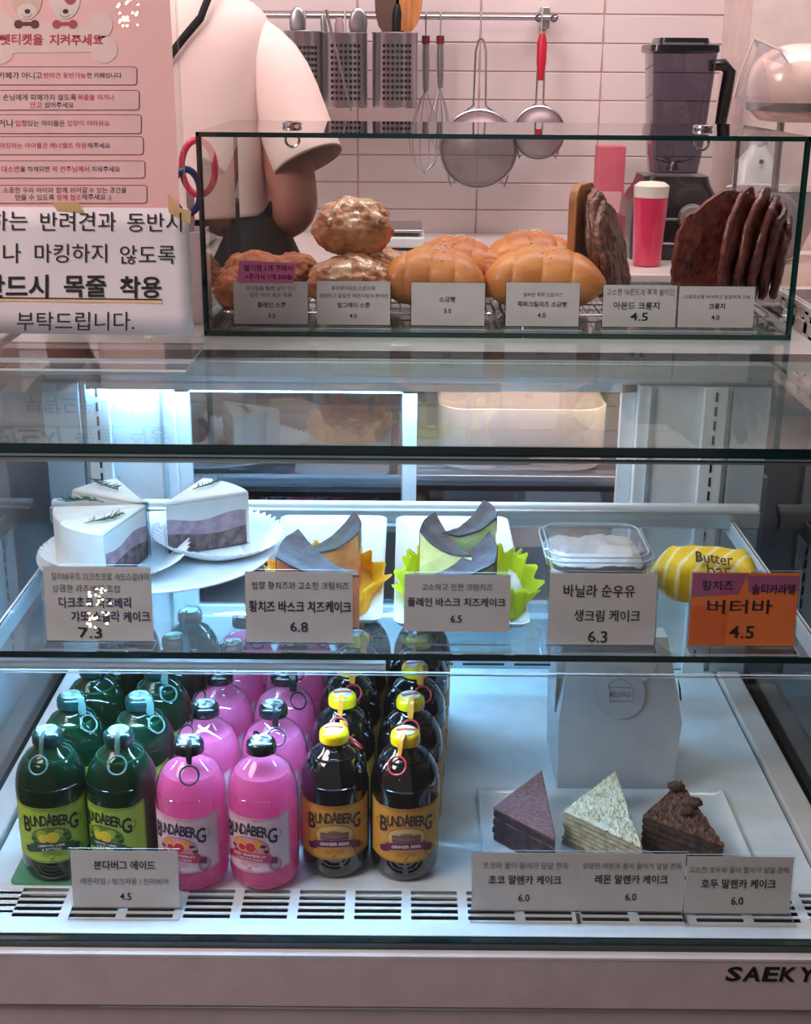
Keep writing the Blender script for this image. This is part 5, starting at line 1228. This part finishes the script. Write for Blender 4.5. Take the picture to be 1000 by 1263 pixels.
# ------------------------------------------------------------------ kitchen wall tools
RY = 2.69
ra, rb_ = at(340, 22, y=RY), at(686, 19, y=RY); rz = (ra.z + rb_.z) / 2
rl_ = empty('utensil_rail', (.0, RY, rz), 'steel utensil rail fixed along the tiled wall', 'rail')
G().tube([(ra.x - .1, RY, rz), (rb_.x, RY, rz)], .0055, 10).build('rod', M['steel'], rl_)
for x in (ra.x - .08, rb_.x - .02): bev(G().box(x - .008, x + .008, RY + .003, WY - .003, rz - .02, rz + .02).build('bracket', M['steel'], rl_), .002)
for k in range(2): G().tube([(rb_.x - .005 - k * .03, RY, rz), (rb_.x - .004 - k * .03, RY - .004, rz - .001)], .008, 10).build('end_stop', M['steel'], rl_)
def holder(px, ytop, ybot, rpx, label):
    y = 2.625; t = at(px, ytop, y=y); b = at(px, ybot, y=y); r = at(px + rpx, ytop, y=y).x - t.x; r = min(r, .052)
    root = empty('utensil_holder', (t.x, y, b.z), label, 'utensil holder', 'perforated steel utensil holders')
    g = G().lathe([(.001, b.z), (r * .97, b.z), (r, b.z + .004), (r, t.z - .003), (r * 1.03, t.z - .001), (r * 1.01, t.z), (r * .96, t.z), (r * .95, b.z + .008), (.001, b.z + .008)], 36, (t.x, y, 0), cap=False); g.build('can', M['steel'], root)
    h = G(); pit = .0105; n = int((t.z - b.z - .03) / pit)
    for j in range(n):
        for i in range(7):
            a = -PI / 2 + (i - 3) * .20 + .12; c = Vector((t.x + (r + .0006) * math.cos(a), y + (r + .0006) * math.sin(a), b.z + .018 + j * pit)); ex = Vector((-math.sin(a), math.cos(a), 0)); ez = Vector((0, 0, 1))
            h.add([c + ex * .0033 * math.cos(q * PI / 4) + ez * .0033 * math.sin(q * PI / 4) for q in range(8)], [tuple(range(8))])
    h.build('perforation', M['dark'], root, smooth=0)['kind'] = 'stuff'
    hk_ = G().tube([(t.x, y + r * .9, t.z - .004), (t.x, RY - .008, rz + .009), (t.x, RY + .006, rz + .009), (t.x, RY + .009, rz - .004)], .0022, 6); hk_.build('hook', M['steel'], root)
    return t, r, y
hA = holder(374, 38, 128, 24, 'perforated steel utensil holder half hidden by the shoulder')
hB = holder(424, 40, 133, 29, 'perforated steel utensil holder between the other two')
hC = holder(487, 40, 133, 28, 'perforated steel utensil holder nearest the whisks')
def utensil(px0, py0, px1, py1, kind, m_, label, y=2.62, w0=.008, mh=None):
    a = at(px0, py0, y=y); b = at(px1, py1, y=y); root = empty('kitchen_utensil', (b.x, b.y, b.z), label, 'utensil', 'tools in the utensil holders')
    d = (a - b).normalized(); s_ = Vector((d.z, 0, -d.x))
    G().tube([b, b.lerp(a, .55)], [w0 * .45, w0 * .4], 8).build('shaft', mh or M['steel'], root)
    c = b.lerp(a, .55)
    if kind == 'paddle':
        pts = [(0, .4), (.15, .8), (.4, 1.0), (.8, 1.0), (1, .7)]; L_ = (a - c).length * 1.0; lo = []; hi = []
        for t, w_ in pts: lo.append(c + d * L_ * t - s_ * w0 * 1.9 * w_); hi.append(c + d * L_ * t + s_ * w0 * 1.9 * w_)
        ring = lo + hi[::-1]; n = len(ring); g = G().add([p - Vector((0, .0025, 0)) for p in ring] + [p + Vector((0, .0025, 0)) for p in ring], [tuple(range(n)), tuple(range(2 * n - 1, n - 1, -1))] + [(i, (i + 1) % n, (i + 1) % n + n, i + n) for i in range(n)])
        outward(g); g.build('head', m_, root, smooth=30)
    elif kind == 'handle': G().tube([c, c.lerp(a, .3), c.lerp(a, .8), a], [w0, w0 * 1.3, w0 * 1.3, w0 * .8], 10).build('grip', m_, root)
    elif kind == 'spoon': G().ball(a - d * .02, (w0 * 2.2, .004, .028), 18, 10).build('bowl', m_, root)
utensil(508, -30, 492, 120, 'paddle', M['wood'], 'wooden paddle leaning in the holder nearest the whisks', w0=.013, mh=M['wood'])
utensil(490, 5, 486, 120, 'handle', M['black'], 'black handled knife in the holder nearest the whisks', w0=.007)
utensil(476, -25, 482, 120, 'paddle', mat('brown silicone', (96, 70, 62), .5), 'brown spatula in the holder nearest the whisks', w0=.012)
utensil(500, 12, 494, 120, 'handle', M['black'], 'dark stick handle beside the wooden paddle', w0=.006, y=2.635)
utensil(443, 15, 432, 120, 'spoon', M['steel'], 'steel spoon in the middle holder', w0=.008)
utensil(418, 22, 422, 120, 'handle', mat('grey pink plastic', (170, 140, 140), .5), 'grey pink handle in the middle holder', w0=.007)
utensil(449, 18, 440, 122, 'handle', M['black'], 'black round handle in the middle holder', w0=.006, y=2.64)
utensil(398, 18, 408, 122, 'handle', M['steel'], 'steel tongs end in the middle holder', w0=.005)
utensil(366, 14, 372, 120, 'spoon', M['steel'], 'steel ladle end in the holder behind the shoulder', w0=.007)
tg = G(); a = at(402, 12, y=2.55); b = at(433, 137, y=2.55); tg.tube([a, b], [.0028, .0018], 8)
o = tg.build('skewer', M['steel'], origin=b); tag(o, 'long thin steel rod slanting in front of the middle holder', 'utensil')
def hookto(g, x, z, y=RY): g.tube([(x, y - .010, z), (x, y - .010, rz + .004), (x, y, rz + .009), (x, y + .008, rz + .003)], .0016, 6)
def whisk(px, ytop, ymid, ybot, wpx, label, y=2.67):
    t = at(px, ytop, y=y); m_ = at(px, ymid, y=y); b = at(px, ybot, y=y); root = empty('whisk', (t.x, y, b.z), label, 'whisk', 'whisks hanging on the rail'); r = wpx * (y * .95) / 1600
    G().tube([t, t.lerp(m_, .5), m_], [.006, .0075, .0055], 10).build('handle', M['steel'], root)
    G().tube([t + Vector((0, 0, .003)), t - Vector((0, 0, .012))], .0078, 10).build('handle_cap', mat('dark red cap', (110, 34, 40), .4), root)
    g = G(); hookto(g, t.x, t.z); g.build('hook', M['steel'], root); w_ = G()
    for k in range(5):
        an = PI * k / 5; pts = []
        for i in range(17):
            s_ = i / 16; q = s_ * 2 if s_ < .5 else (1 - s_) * 2; rr = r * math.sin(min(1, q * 1.02) * PI * .5) ** .9 * (1 - .0 * q) ; zz = m_.z + (b.z - m_.z) * (q ** .9)
            sgn = 1 if s_ < .5 else -1; prof = math.sin(q * PI * .86 + .05) if q < 1 else math.sin(PI * .86 + .05)
            pts.append((t.x + sgn * r * prof * math.cos(an) * (1 if q < .995 else 0), y + sgn * r * prof * math.sin(an) * (1 if q < .995 else 0), zz))
        w_.tube(pts, .0009, 5)
    w_.build('wire_loops', M['steel'], root)
whisk(525, 46, 112, 214, 19, 'larger whisk with wire loops hanging nearest the holders'); whisk(543, 46, 108, 185, 12, 'smaller whisk hanging beside the large sieve', 2.68)
def sieve(px, py, rpx, htop, label, mhandle, handle_r, y=2.66):
    c = at(px, py, y=y); r = at(px + rpx, py, y=y).x - c.x; t = at(px, htop, y=y); root = empty('sieve', (c.x, y, c.z - r), label, 'sieve', 'sieves hanging on the rail')
    G().tube([(c.x + r * math.cos(a), y, c.z + r * math.sin(a)) for a in [2 * PI * i / 40 for i in range(40)]], .0035, 8, closed=True).build('rim', M['steel'], root)
    g = G(); v = []; f = []
    for j in range(9):
        th = (PI / 2) * j / 8; rr = r * math.cos(th)
        for k in range(36): a = 2 * PI * k / 36; v.append((c.x + rr * math.cos(a), y - .58 * r * math.sin(th), c.z + rr * math.sin(a)))
    for j in range(8):
        for k in range(36): a = j * 36 + k; b = j * 36 + (k + 1) % 36; f.append((a, b, b + 36, a + 36))
    m_ = M['meshm']; g.add(v, f).build('mesh_bowl', m_, root)
    s_ = .010 if handle_r is None else .006
    g = G()
    for e in (-1, 1): g.tube([(c.x + e * r * .55, y, c.z + r * .84), (c.x + e * s_ * 1.2, y, c.z + r * 1.12), (c.x + e * s_, y, t.z - .02), (c.x + e * s_ * .5, y, t.z), (c.x, y, t.z + .004)], .0020, 6)
    g.build('handle_wire', M['steel'], root)
    if handle_r: G().tube([(c.x, y, t.z + .004), (c.x, y, t.z - .015), (c.x, y, t.z - .05), (c.x, y, t.z - .082)], [.006, .010, .0095, .005], 12).build('grip', mhandle, root)
    g = G(); hookto(g, c.x, t.z); g.build('hook', M['steel'], root)
    for e in (-1, 1): G().tube([(c.x + e * r * .62, y, c.z - r * .80), (c.x + e * r * .72, y, c.z - r * .98), (c.x + e * r * .82, y, c.z - r * .68)], .002, 6).build('rest', M['steel'], root)
mm_ = bpy.data.materials.new('fine steel mesh'); mm_.use_nodes = True; nt = mm_.node_tree; b_ = nt.nodes['Principled BSDF']; b_.inputs['Metallic'].default_value = .8; b_.inputs['Base Color'].default_value = lin((128, 112, 116)); b_.inputs['Roughness'].default_value = .4
tpn = nt.nodes.new('ShaderNodeBsdfTransparent'); ck = nt.nodes.new('ShaderNodeMixShader'); ck.inputs[0].default_value = .22; nt.links.new(b_.outputs[0], ck.inputs[1]); nt.links.new(tpn.outputs[0], ck.inputs[2]); nt.links.new(ck.outputs[0], nt.nodes['Material Output'].inputs[0]); M['meshm'] = mm_
sieve(590, 184, 46, 50, 'large steel sieve with long wire handle', None, None)
sieve(664, 164, 31, 44, 'small steel sieve with red handle', mat('red grip', (190, 30, 56), .4), 1)
# stocky things on the back counter
ks = empty('kitchen_scale', (0, 2.5, CT), 'flat silver kitchen scale on the back counter', 'kitchen scale'); a = at(448, 300, y=2.52); b = at(523, 300, y=2.52)
bev(G().box(a.x, b.x, 2.46, 2.62, CT + .006, CT + .026).build('body', M['white_metal'], ks), .004); bev(G().box(a.x + .004, b.x - .004, 2.465, 2.615, CT + .0335, CT + .039).build('platform', M['steel'], ks), .002)
for x in (a.x + .02, b.x - .02):
    for y in (2.48, 2.60): G().lathe([(.008, CT + .0003), (.008, CT + .006)], 12, (x, y, 0)).build('foot', M['black'], ks)
G().lathe([(.015, CT + .0262), (.015, CT + .0335)], 16, ((a.x + b.x) / 2, 2.54, 0)).build('post', M['steel'], ks)
# blender
by = 2.46; cxx = at(826, 250, y=by).x
bl = empty('blender', (cxx, by, CT), 'black kitchen blender with smoky jug and square base', 'blender')
dbk = mat('glossy black', (24, 23, 27), .25, coat=.3)
jb = at(820, 212, y=by).z; jt = at(820, 66, y=by).z; lt = at(820, 47, y=by).z
rr_loft(G(), (cxx, by), [(.082, .095, CT + .0004, .018), (.084, .097, CT + .02, .02), (.080, .09, jb - .055, .022), (.062, .065, jb - .02, .02), (.058, .06, jb - .004, .02)]).build('motor_base', dbk, bl)
fx0, fx1, fz0, fz1 = cxx - .068, cxx + .068, CT + .03, jb - .075
G().tube([(x, by - .0985, z) for x, z in rrect(fx0, fx1, fz0, fz1, .012, 5)], .0022, 6, closed=True).build('panel_trim', M['steel'], bl)
G().lathe([(.026, 0), (.026, .008), (.022, .014), (.0, .0145)], 26, M=Matrix.Translation((cxx + .022, by - .097, CT + .075)) @ Matrix.Rotation(PI / 2, 4, 'X')).build('dial', M['steel'], bl)
jm = thin_glass('smoky jug', (.40, .38, .44), 1.6, haze=.12, hazec=(70, 64, 76))
rr_loft(G(), (cxx, by), [(.040, .042, jb, .012), (.045, .047, jb + .04, .014), (.056, .056, jt - .01, .016), (.057, .057, jt, .016)]).build('jug', jm, bl)
rr_loft(G(), (cxx - .002, by), [(.058, .058, jt + .0005, .014), (.061, .061, jt + .004, .014), (.060, .060, jt + .014, .014), (.045, .045, jt + .018, .012), (.043, .043, lt, .012)]).build('lid', dbk, bl)
hx = cxx + .056
G().tube([(hx - .004, by, jt - .020), (hx + .022, by, jt - .018), (hx + .034, by, jt - .030), (hx + .030, by, jt - .075), (hx + .024, by, jt - .135), (hx + .018, by, jt - .145)], [.010, .011, .012, .012, .010, .008], 12).build('handle', dbk, bl)
G().lathe([(.012, jb + .003), (.010, jb + .012), (.003, jb + .02)], 12, (cxx, by, 0)).build('blade_hub', M['steel'], bl)
for e in range(4): a_ = e * PI / 2; G().hexa([(cxx, by, jb + .013), (cxx + .035 * math.cos(a_), by + .035 * math.sin(a_), jb + .022), (cxx + .033 * math.cos(a_ + .3), by + .033 * math.sin(a_ + .3), jb + .022), (cxx + .004, by + .004, jb + .013)], [(cxx, by, jb + .015), (cxx + .035 * math.cos(a_), by + .035 * math.sin(a_), jb + .024), (cxx + .033 * math.cos(a_ + .3), by + .033 * math.sin(a_ + .3), jb + .024), (cxx + .004, by + .004, jb + .015)]).build('blade', M['steel'], bl)
# pink drink cup
cy_ = 2.30; c = at(799, 300, y=cy_); dc = empty('drink_cup', (c.x, cy_, CT), 'takeaway cup of deep pink drink with white foam, on the counter', 'cup')
zt_ = at(799, 226, y=cy_).z; zf = at(799, 243, y=cy_).z; r1 = at(826, 230, y=cy_).x - c.x
G().lathe([(r1 * .78, CT + .0004), (r1 * .80, CT + .003), (r1, zt_)], 30, (c.x, cy_, 0), cap=False).build('cup_wall', M['acrylic'], dc)
G().lathe([(.001, CT + .002), (r1 * .76, CT + .002), (r1 * .94, zf)], 30, (c.x, cy_, 0)).build('pink_drink', mat('pink red drink', (222, 40, 88), .35), dc)
G().lathe([(r1 * .945, zf + .0003), (r1 * .97, zt_ - .004), (r1 * .7, zt_ + .002), (.001, zt_ + .004)], 30, (c.x, cy_, 0), cap=False).build('foam', mat('milk foam', (240, 226, 214), .6, bump=.2), dc)
# pink carton behind it
c = at(751, 232, y=2.62); bx_ = empty('pink_carton', (c.x, 2.62, CT), 'pink carton standing beside the blender', 'carton')
bev(G().box(c.x - .026, c.x + .026, 2.60, 2.66, CT + .0004, at(751, 180, y=2.62).z).build('box', mat('pink card', (216, 96, 112), .5), bx_), .001); G().box(c.x - .022, c.x + .022, 2.5985, 2.5998, CT + .06, CT + .10).build('panel', mat('pale pink print', (236, 170, 176), .5), bx_)
# stand mixer on the nearer side
my = 2.16; cR = at(968, 100, y=my); mx_ = empty('stand_mixer', (cR.x, my, CT), 'cream pink stand mixer with clear splash guard beside the beige wall', 'stand mixer')
mm2 = mat('cream pink enamel', (240, 208, 196), .2, coat=.6)
zc = at(968, 100, y=my).z; wx = at(1000, 100, y=my).x - cR.x
hcx = at(990, 100, y=my).x; zc = at(990, 108, y=my).z
G().ball((hcx, my, zc), (.088, .066, .066), 40, 26, fn=lambda d: Vector((math.copysign(abs(d.x) ** .85, d.x), d.y, math.copysign(abs(d.z) ** .85, d.z) if d.z > -.75 else -.78))).build('motor_head', mm2, mx_)
zb2 = at(970, 131, y=my).z
Mb = Matrix.Translation((hcx, my, zb2)) @ Matrix.Diagonal((1, .76, 1, 1))
G().lathe([(.079, -.007), (.0845, -.006), (.0865, .006), (.081, .007)], 40, M=Mb, cap=False).build('chrome_band', M['steel'], mx_)
rr_loft(G(), (cR.x + .15, my), [(.05, .055, CT + .03, .02), (.035, .045, CT + .12, .02), (.032, .042, zc - .02, .02)]).build('column', mm2, mx_)
rr_loft(G(), (cR.x + .06, my), [(.14, .07, CT + .0004, .03), (.14, .07, CT + .02, .03), (.125, .06, CT + .032, .028)]).build('base', mm2, mx_)
G().lathe([(.028, CT + .033), (.05, CT + .045), (.068, CT + .09), (.074, CT + .145), (.077, CT + .147)], 32, (cR.x + .0, my, 0), cap=False).build('bowl', mat('white glass bowl', (232, 226, 226), .2, coat=.4), mx_)
G().tube([(cR.x, my, zc - .035), (cR.x, my, CT + .10)], .006, 10).build('shaft', M['steel'], mx_)
gd = thin_glass('guard plastic', (.93, .93, .95), 2.6, haze=.12)
g = G(); v = []; f = []; P_ = [(905, 120), (912, 92), (930, 48), (962, 62), (972, 78)]
for k, (px, py) in enumerate(P_):
    for e, yy in enumerate((my - .085, my - .03)): q = at(px + e * 8, py, y=yy); v.append(q)
for k in range(len(P_) - 1): f.append((2 * k, 2 * k + 2, 2 * k + 3, 2 * k + 1))
k0 = len(v)
for (px, py) in ((905, 118), (952, 120), (954, 128), (925, 136), (908, 130)): v.append(at(px, py, y=my - .085))
f.append(tuple(range(k0, k0 + 5)))
for (px, py) in ((940, 70), (972, 82)): v.append(at(px, py, y=my - .08))
f.append((0, k0 + 5, 4)); f.append((4, 6, k0 + 6, k0 + 5)); f.append((0, k0 + 1, k0 + 5))
o = g.add(v, f).build('splash_guard', gd, mx_, smooth=0); q = o.modifiers.new('s', 'SOLIDIFY'); q.thickness = .0015
G().tube([at(905, 120, y=my - .086), at(912, 92, y=my - .086), at(930, 48, y=my - .086), at(962, 62, y=my - .086), at(972, 78, y=my - .086)], .0014, 6).build('guard_edge', mat('pale plastic edge', (230, 216, 220), .3), mx_)
# white bottle in front of it
wbx = at(930, 230, y=2.31); wb = empty('squeeze_jug', (wbx.x, 2.31, CT), 'white plastic jug with faint markings beside the mixer', 'jug'); 
zt_ = at(935, 168, y=2.31).z
rr_loft(G(), (wbx.x, 2.31), [(.034, .03, CT + .0004, .012), (.036, .032, CT + .006, .012), (.034, .03, zt_ - .05, .014), (.016, .016, zt_ - .02, .012), (.014, .014, zt_ - .012, .01)]).build('body', mat('milky plastic', (226, 222, 224), .35, coat=.3), wb)
G().lathe([(.016, zt_ - .014), (.016, zt_), (.0, zt_ + .001)], 18, (wbx.x, 2.31, 0)).build('cap', bm, wb)
G().lathe([(.004, 0), (.004, .002)], 10, M=Matrix.Translation((wbx.x, 2.279, zt_ - .04)) @ Matrix.Rotation(PI / 2, 4, 'X')).build('mark', M['ink_grey'], wb)
# pendant lamp just above the picture
pcx = at(768, -6, y=2.0); pe = empty('pendant_lamp', (pcx.x, 2.0, pcx.z), 'white globe pendant lamp whose lower rim peeks in at the top', 'lamp')
G().ball((pcx.x, 2.0, pcx.z + .042), (.05, .05, .045), 28, 16).build('globe', emis('lit globe', (255, 226, 196), 1.0), pe)
G().tube([(pcx.x, 2.0, pcx.z + .085), (pcx.x, 2.0, 2.6)], .003, 6).build('cord', M['black'], pe); G().lathe([(.014, .0), (.02, .006), (.016, .03)], 16, (pcx.x, 2.0, pcx.z + .083)).build('socket', M['black'], pe)

# ------------------------------------------------------------------ the person at the back counter
pc_ = Vector((-.345, 2.025, 0))
per = empty('person', (pc_.x, pc_.y, 0), 'person in cream t-shirt and black apron, back turned, arm bent', 'person')
skin = mat('skin', (176, 112, 98), .5, c2=(164, 100, 88), sss=.1)
def skinned(name, J, E, R_, m_, parent, root=0, sub=2):
    me = bpy.data.meshes.new(name); me.from_pydata(J, E, []); o = bpy.data.objects.new(name, me); COL.objects.link(o)
    sm = o.modifiers.new('skin', 'SKIN'); 
    for i, v_ in enumerate(me.skin_vertices[0].data): v_.radius = R_[i] if isinstance(R_[i], tuple) else (R_[i], R_[i]); v_.use_root = (i == root)
    ss = o.modifiers.new('sub', 'SUBSURF'); ss.levels = sub; ss.render_levels = sub
    me.materials.append(m_); sm.use_smooth_shade = True
    if parent: o.parent = parent; o.location = -Vector(parent.location)
    return o
sh_ = at(352, 62, y=1.975); el = at(367, 262, y=1.96); hand_ = at(300, 312, y=2.17)
X, Y = pc_.x, pc_.y
hand_ = Vector((X + .10, 2.24, CT + .065))
J = [(X, Y, .93), (X, Y + .01, 1.08), (X, Y + .01, 1.25), (X, Y, 1.40), (X, Y, 1.49), (X, Y + .01, 1.56), (X, Y + .025, 1.64), (X, Y + .02, 1.72),
     (sh_.x - .03, Y, 1.45), tuple(el), tuple(Vector(el).lerp(hand_, .55)), tuple(hand_),
     (2 * X - sh_.x + .03, Y, 1.45), (2 * X - el.x - .02, Y + .0, el.z + .01), (X - .12, Y + .17, CT + .10), (X - .07, Y + .25, CT + .065),
     (X + .085, Y, .88), (X + .09, Y - .01, .50), (X + .09, Y - .02, .09), (X + .095, Y + .10, .04),
     (X - .085, Y, .88), (X - .09, Y - .01, .50), (X - .09, Y - .02, .09), (X - .095, Y + .10, .04)]
E_ = [(0, 1), (1, 2), (2, 3), (3, 4), (4, 5), (5, 6), (6, 7), (3, 8), (8, 9), (9, 10), (10, 11), (3, 12), (12, 13), (13, 14), (14, 15), (0, 16), (16, 17), (17, 18), (18, 19), (0, 20), (20, 21), (21, 22), (22, 23)]
Rr = [(.13, .10), (.12, .09), (.125, .09), (.13, .09), (.06, .055), (.05, .05), (.075, .085), (.07, .08), .050, .036, .032, .026, .050, .036, .034, .026, .08, .06, .04, .032, .08, .06, .04, .032]
skinned('body', J, E_, Rr, skin, per)
# hands with fingers
for hp, s_ in ((hand_, 1), (Vector(J[15]), -1)):
    J2 = [tuple(hp - Vector((0, .02, 0))), tuple(hp + Vector((0, .03, -.004)))]; E2 = [(0, 1)]; R2 = [(.022, .016), (.03, .014)]
    for k in range(4):
        b0 = len(J2); x = (k - 1.5) * .017; ln_ = (.026, .031, .029, .022)[k]; J2 += [tuple(hp + Vector((x, .055, -.004))), tuple(hp + Vector((x * 1.1, .055 + ln_, -.012))), tuple(hp + Vector((x * 1.1, .055 + ln_ * 1.5, -.03)))]
        E2 += [(1, b0), (b0, b0 + 1), (b0 + 1, b0 + 2)]; R2 += [.0095, .0085, .0075]
    b0 = len(J2); J2 += [tuple(hp + Vector((-s_ * .03, .02, -.006))), tuple(hp + Vector((-s_ * .042, .045, -.016)))]; E2 += [(0, b0), (b0, b0 + 1)]; R2 += [.010, .008]
    skinned('hand', J2, E2, R2, skin, per, sub=2)
# head details
hd = Vector((X, Y + .022, 1.70))
G().ball(hd, (.078, .092, .112), 32, 22, fn=lambda d: d * (1 - .10 * max(0, -d.z) * (1 if d.y > 0 else .5))).build('head', skin, per)
G().ball(hd + Vector((0, -.012, .018)), (.088, .096, .112), 36, 24, fn=lambda d: d * (1 + .02 * noise.noise(d * 5)) if not (d.y > .35 and d.z < .45) else d * .86).build('hair', mat('black hair', (26, 20, 22), .5, stretch=(30, 30, 4), bump=.4), per)
for e in (-1, 1):
    G().ball(hd + Vector((e * .080, .005, -.005)), (.010, .017, .028), 14, 10).build('ear', skin, per); G().ball(hd + Vector((e * .030, .083, .008)), (.012, .008, .008), 14, 10).build('eye', mat('eye white', (235, 230, 228), .2), per)
G().ball(hd + Vector((0, .096, -.018)), (.012, .016, .022), 14, 10).build('nose', skin, per); G().ball(hd + Vector((0, .083, -.052)), (.022, .008, .007), 14, 10).build('mouth', mat('lips', (170, 84, 84), .5), per)
# clothes
shirt = mat('cream cotton', (238, 212, 204), .85, c2=(232, 204, 196), scale=6, bump=.9, bscale=9)
def loft(rows_, seg=44, wr=0.0, sd=0):
    g = G(); v = []; f = []
    for (cx, cy, z, rx, ry, pw) in rows_:
        for k in range(seg):
            a = 2 * PI * k / seg; ca, sa = math.cos(a), math.sin(a); q = (abs(ca) ** pw + abs(sa) ** pw) ** (-1 / pw); w_ = 1 + wr * math.sin(a * 7 + sd + z * 9) * (1.6 - min(1.5, z)) * 4 + wr * noise.noise(Vector((ca * 3, sa * 3, z * 8)))
            v.append((cx + rx * ca * q * w_, cy + ry * sa * q * w_, z))
    for j in range(len(rows_) - 1):
        for k in range(seg): a = j * seg + k; b = j * seg + (k + 1) % seg; f.append((a, b, b + seg, a + seg))
    return g.add(v, f)
xr = at(333, 200, y=Y).x; hw = xr - X
rows_ = [(X, Y - .005, 1.238, hw * 1.0, .135, 2.4), (X, Y - .005, 1.25, hw * .99, .132, 2.4), (X, Y - .003, 1.30, hw * .98, .13, 2.5), (X, Y, 1.38, hw * 1.0, .13, 2.5), (X, Y, 1.44, hw * 1.02, .122, 2.4), (X, Y, 1.48, hw * 1.04, .112, 2.4), (X, Y, 1.51, hw * 1.02, .098, 2.3), (X, Y, 1.532, hw * .88, .082, 2.2), (X, Y + .003, 1.548, hw * .62, .070, 2.0), (X, Y + .005, 1.56, .072, .064, 2.0)]
o = loft(rows_, wr=.012).build('t_shirt', shirt, per); q = o.modifiers.new('s', 'SOLIDIFY'); q.thickness = .003; q.offset = 1; q = o.modifiers.new('sub', 'SUBSURF'); q.levels = 1; q.render_levels = 1
def sleeve(sgn):
    a = Vector((X + sgn * (hw - .035), Y, 1.482)); e = Vector(J[9]) if sgn > 0 else Vector(J[13]); c0 = at(381, 202, y=1.965) if sgn > 0 else Vector((2 * X - at(381, 202, y=1.965).x, 1.97, at(381, 202, y=1.965).z))
    pts = [a, a.lerp(c0, .25) + Vector((sgn * .014, 0, .010)), a.lerp(c0, .5) + Vector((sgn * .012, 0, .006)), a.lerp(c0, .8) + Vector((sgn * .004, 0, 0)), c0]
    g = G(); g.tube(pts, [.045, .054, .055, .053, .055], 28); g.f = [f for f in g.f if len(f) == 4]; g.m = [0] * len(g.f)
    o = g.build('sleeve', shirt, per); q = o.modifiers.new('s', 'SOLIDIFY'); q.thickness = .003; q = o.modifiers.new('sub', 'SUBSURF'); q.levels = 1; q.render_levels = 1
sleeve(1); sleeve(-1)
loft([(X, Y, .55, hw * 1.15, .14, 2.2), (X, Y, .80, hw * 1.2, .145, 2.2), (X + .015, Y, 1.05, hw * 1.28, .142, 2.2), (X + .015, Y, 1.17, hw * 1.22, .138, 2.2), (X + .005, Y, 1.24, hw * 1.04, .130, 2.3), (X, Y, 1.27, hw * .93, .120, 2.3)], wr=.008).build('apron_skirt', M['blackcloth'], per)
for s_ in (1, -1):
    loft([(X + s_ * .09, Y - .02, .07, .07, .075, 2), (X + s_ * .09, Y - .01, .5, .085, .09, 2), (X + s_ * .085, Y, .86, .10, .11, 2)], 24).build('trouser_leg', M['blackcloth'], per)
    G().ball((X + s_ * .095, Y + .05, .045), (.045, .13, .044), 20, 12).build('shoe', M['black'], per)
a = at(258, -6, y=Y - .09); b = at(213, 64, y=Y - .13)
G().tube([a + Vector((.012, .03, .03)), a, a.lerp(b, .35) + Vector((.006, -.004, -.004)), a.lerp(b, .7) + Vector((.002, -.002, -.002)), b, b + Vector((-.04, .0, -.05))], .0062, 8, flat=.5).build('neck_strap', M['blackcloth'], per)

# ------------------------------------------------------------------ warm cluster lamp in the shop, seen only as sparkles in the glass
ch_ = empty('cluster_lamp', (-.81, -1.25, 1.61), 'warm cluster lamp of tiny bulbs hanging in the shop', 'lamp')
gb_ = G(); rnd = random.Random(5)
for i in range(34):
    d = Vector((rnd.gauss(0, .016), rnd.gauss(0, .016), rnd.uniform(-.06, .045) )); gb_.ball(Vector((-.81, -1.25, 1.61)) + d, .0036, 8, 6)
o = gb_.build('bulb', emis('warm bulb', (255, 214, 160), 160), ch_); o['kind'] = 'stuff'
G().tube([(-.81, -1.25, 1.66), (-.81, -1.25, 2.6)], .003, 6).build('cord', M['black'], ch_); G().lathe([(.03, 0), (.035, .01), (.01, .03)], 18, (-.81, -1.25, 1.67)).build('canopy', M['chrome'], ch_)

struct(G().box(.66, 1.1, -.6, .85, 0, 2.5).build('pillar', mat('dark brown panelling', (48, 34, 30), .5, c2=(34, 24, 22), scale=5, stretch=(6, 6, .6)), smooth=0))  # unseen slab added to keep surrounding light off the case's right end
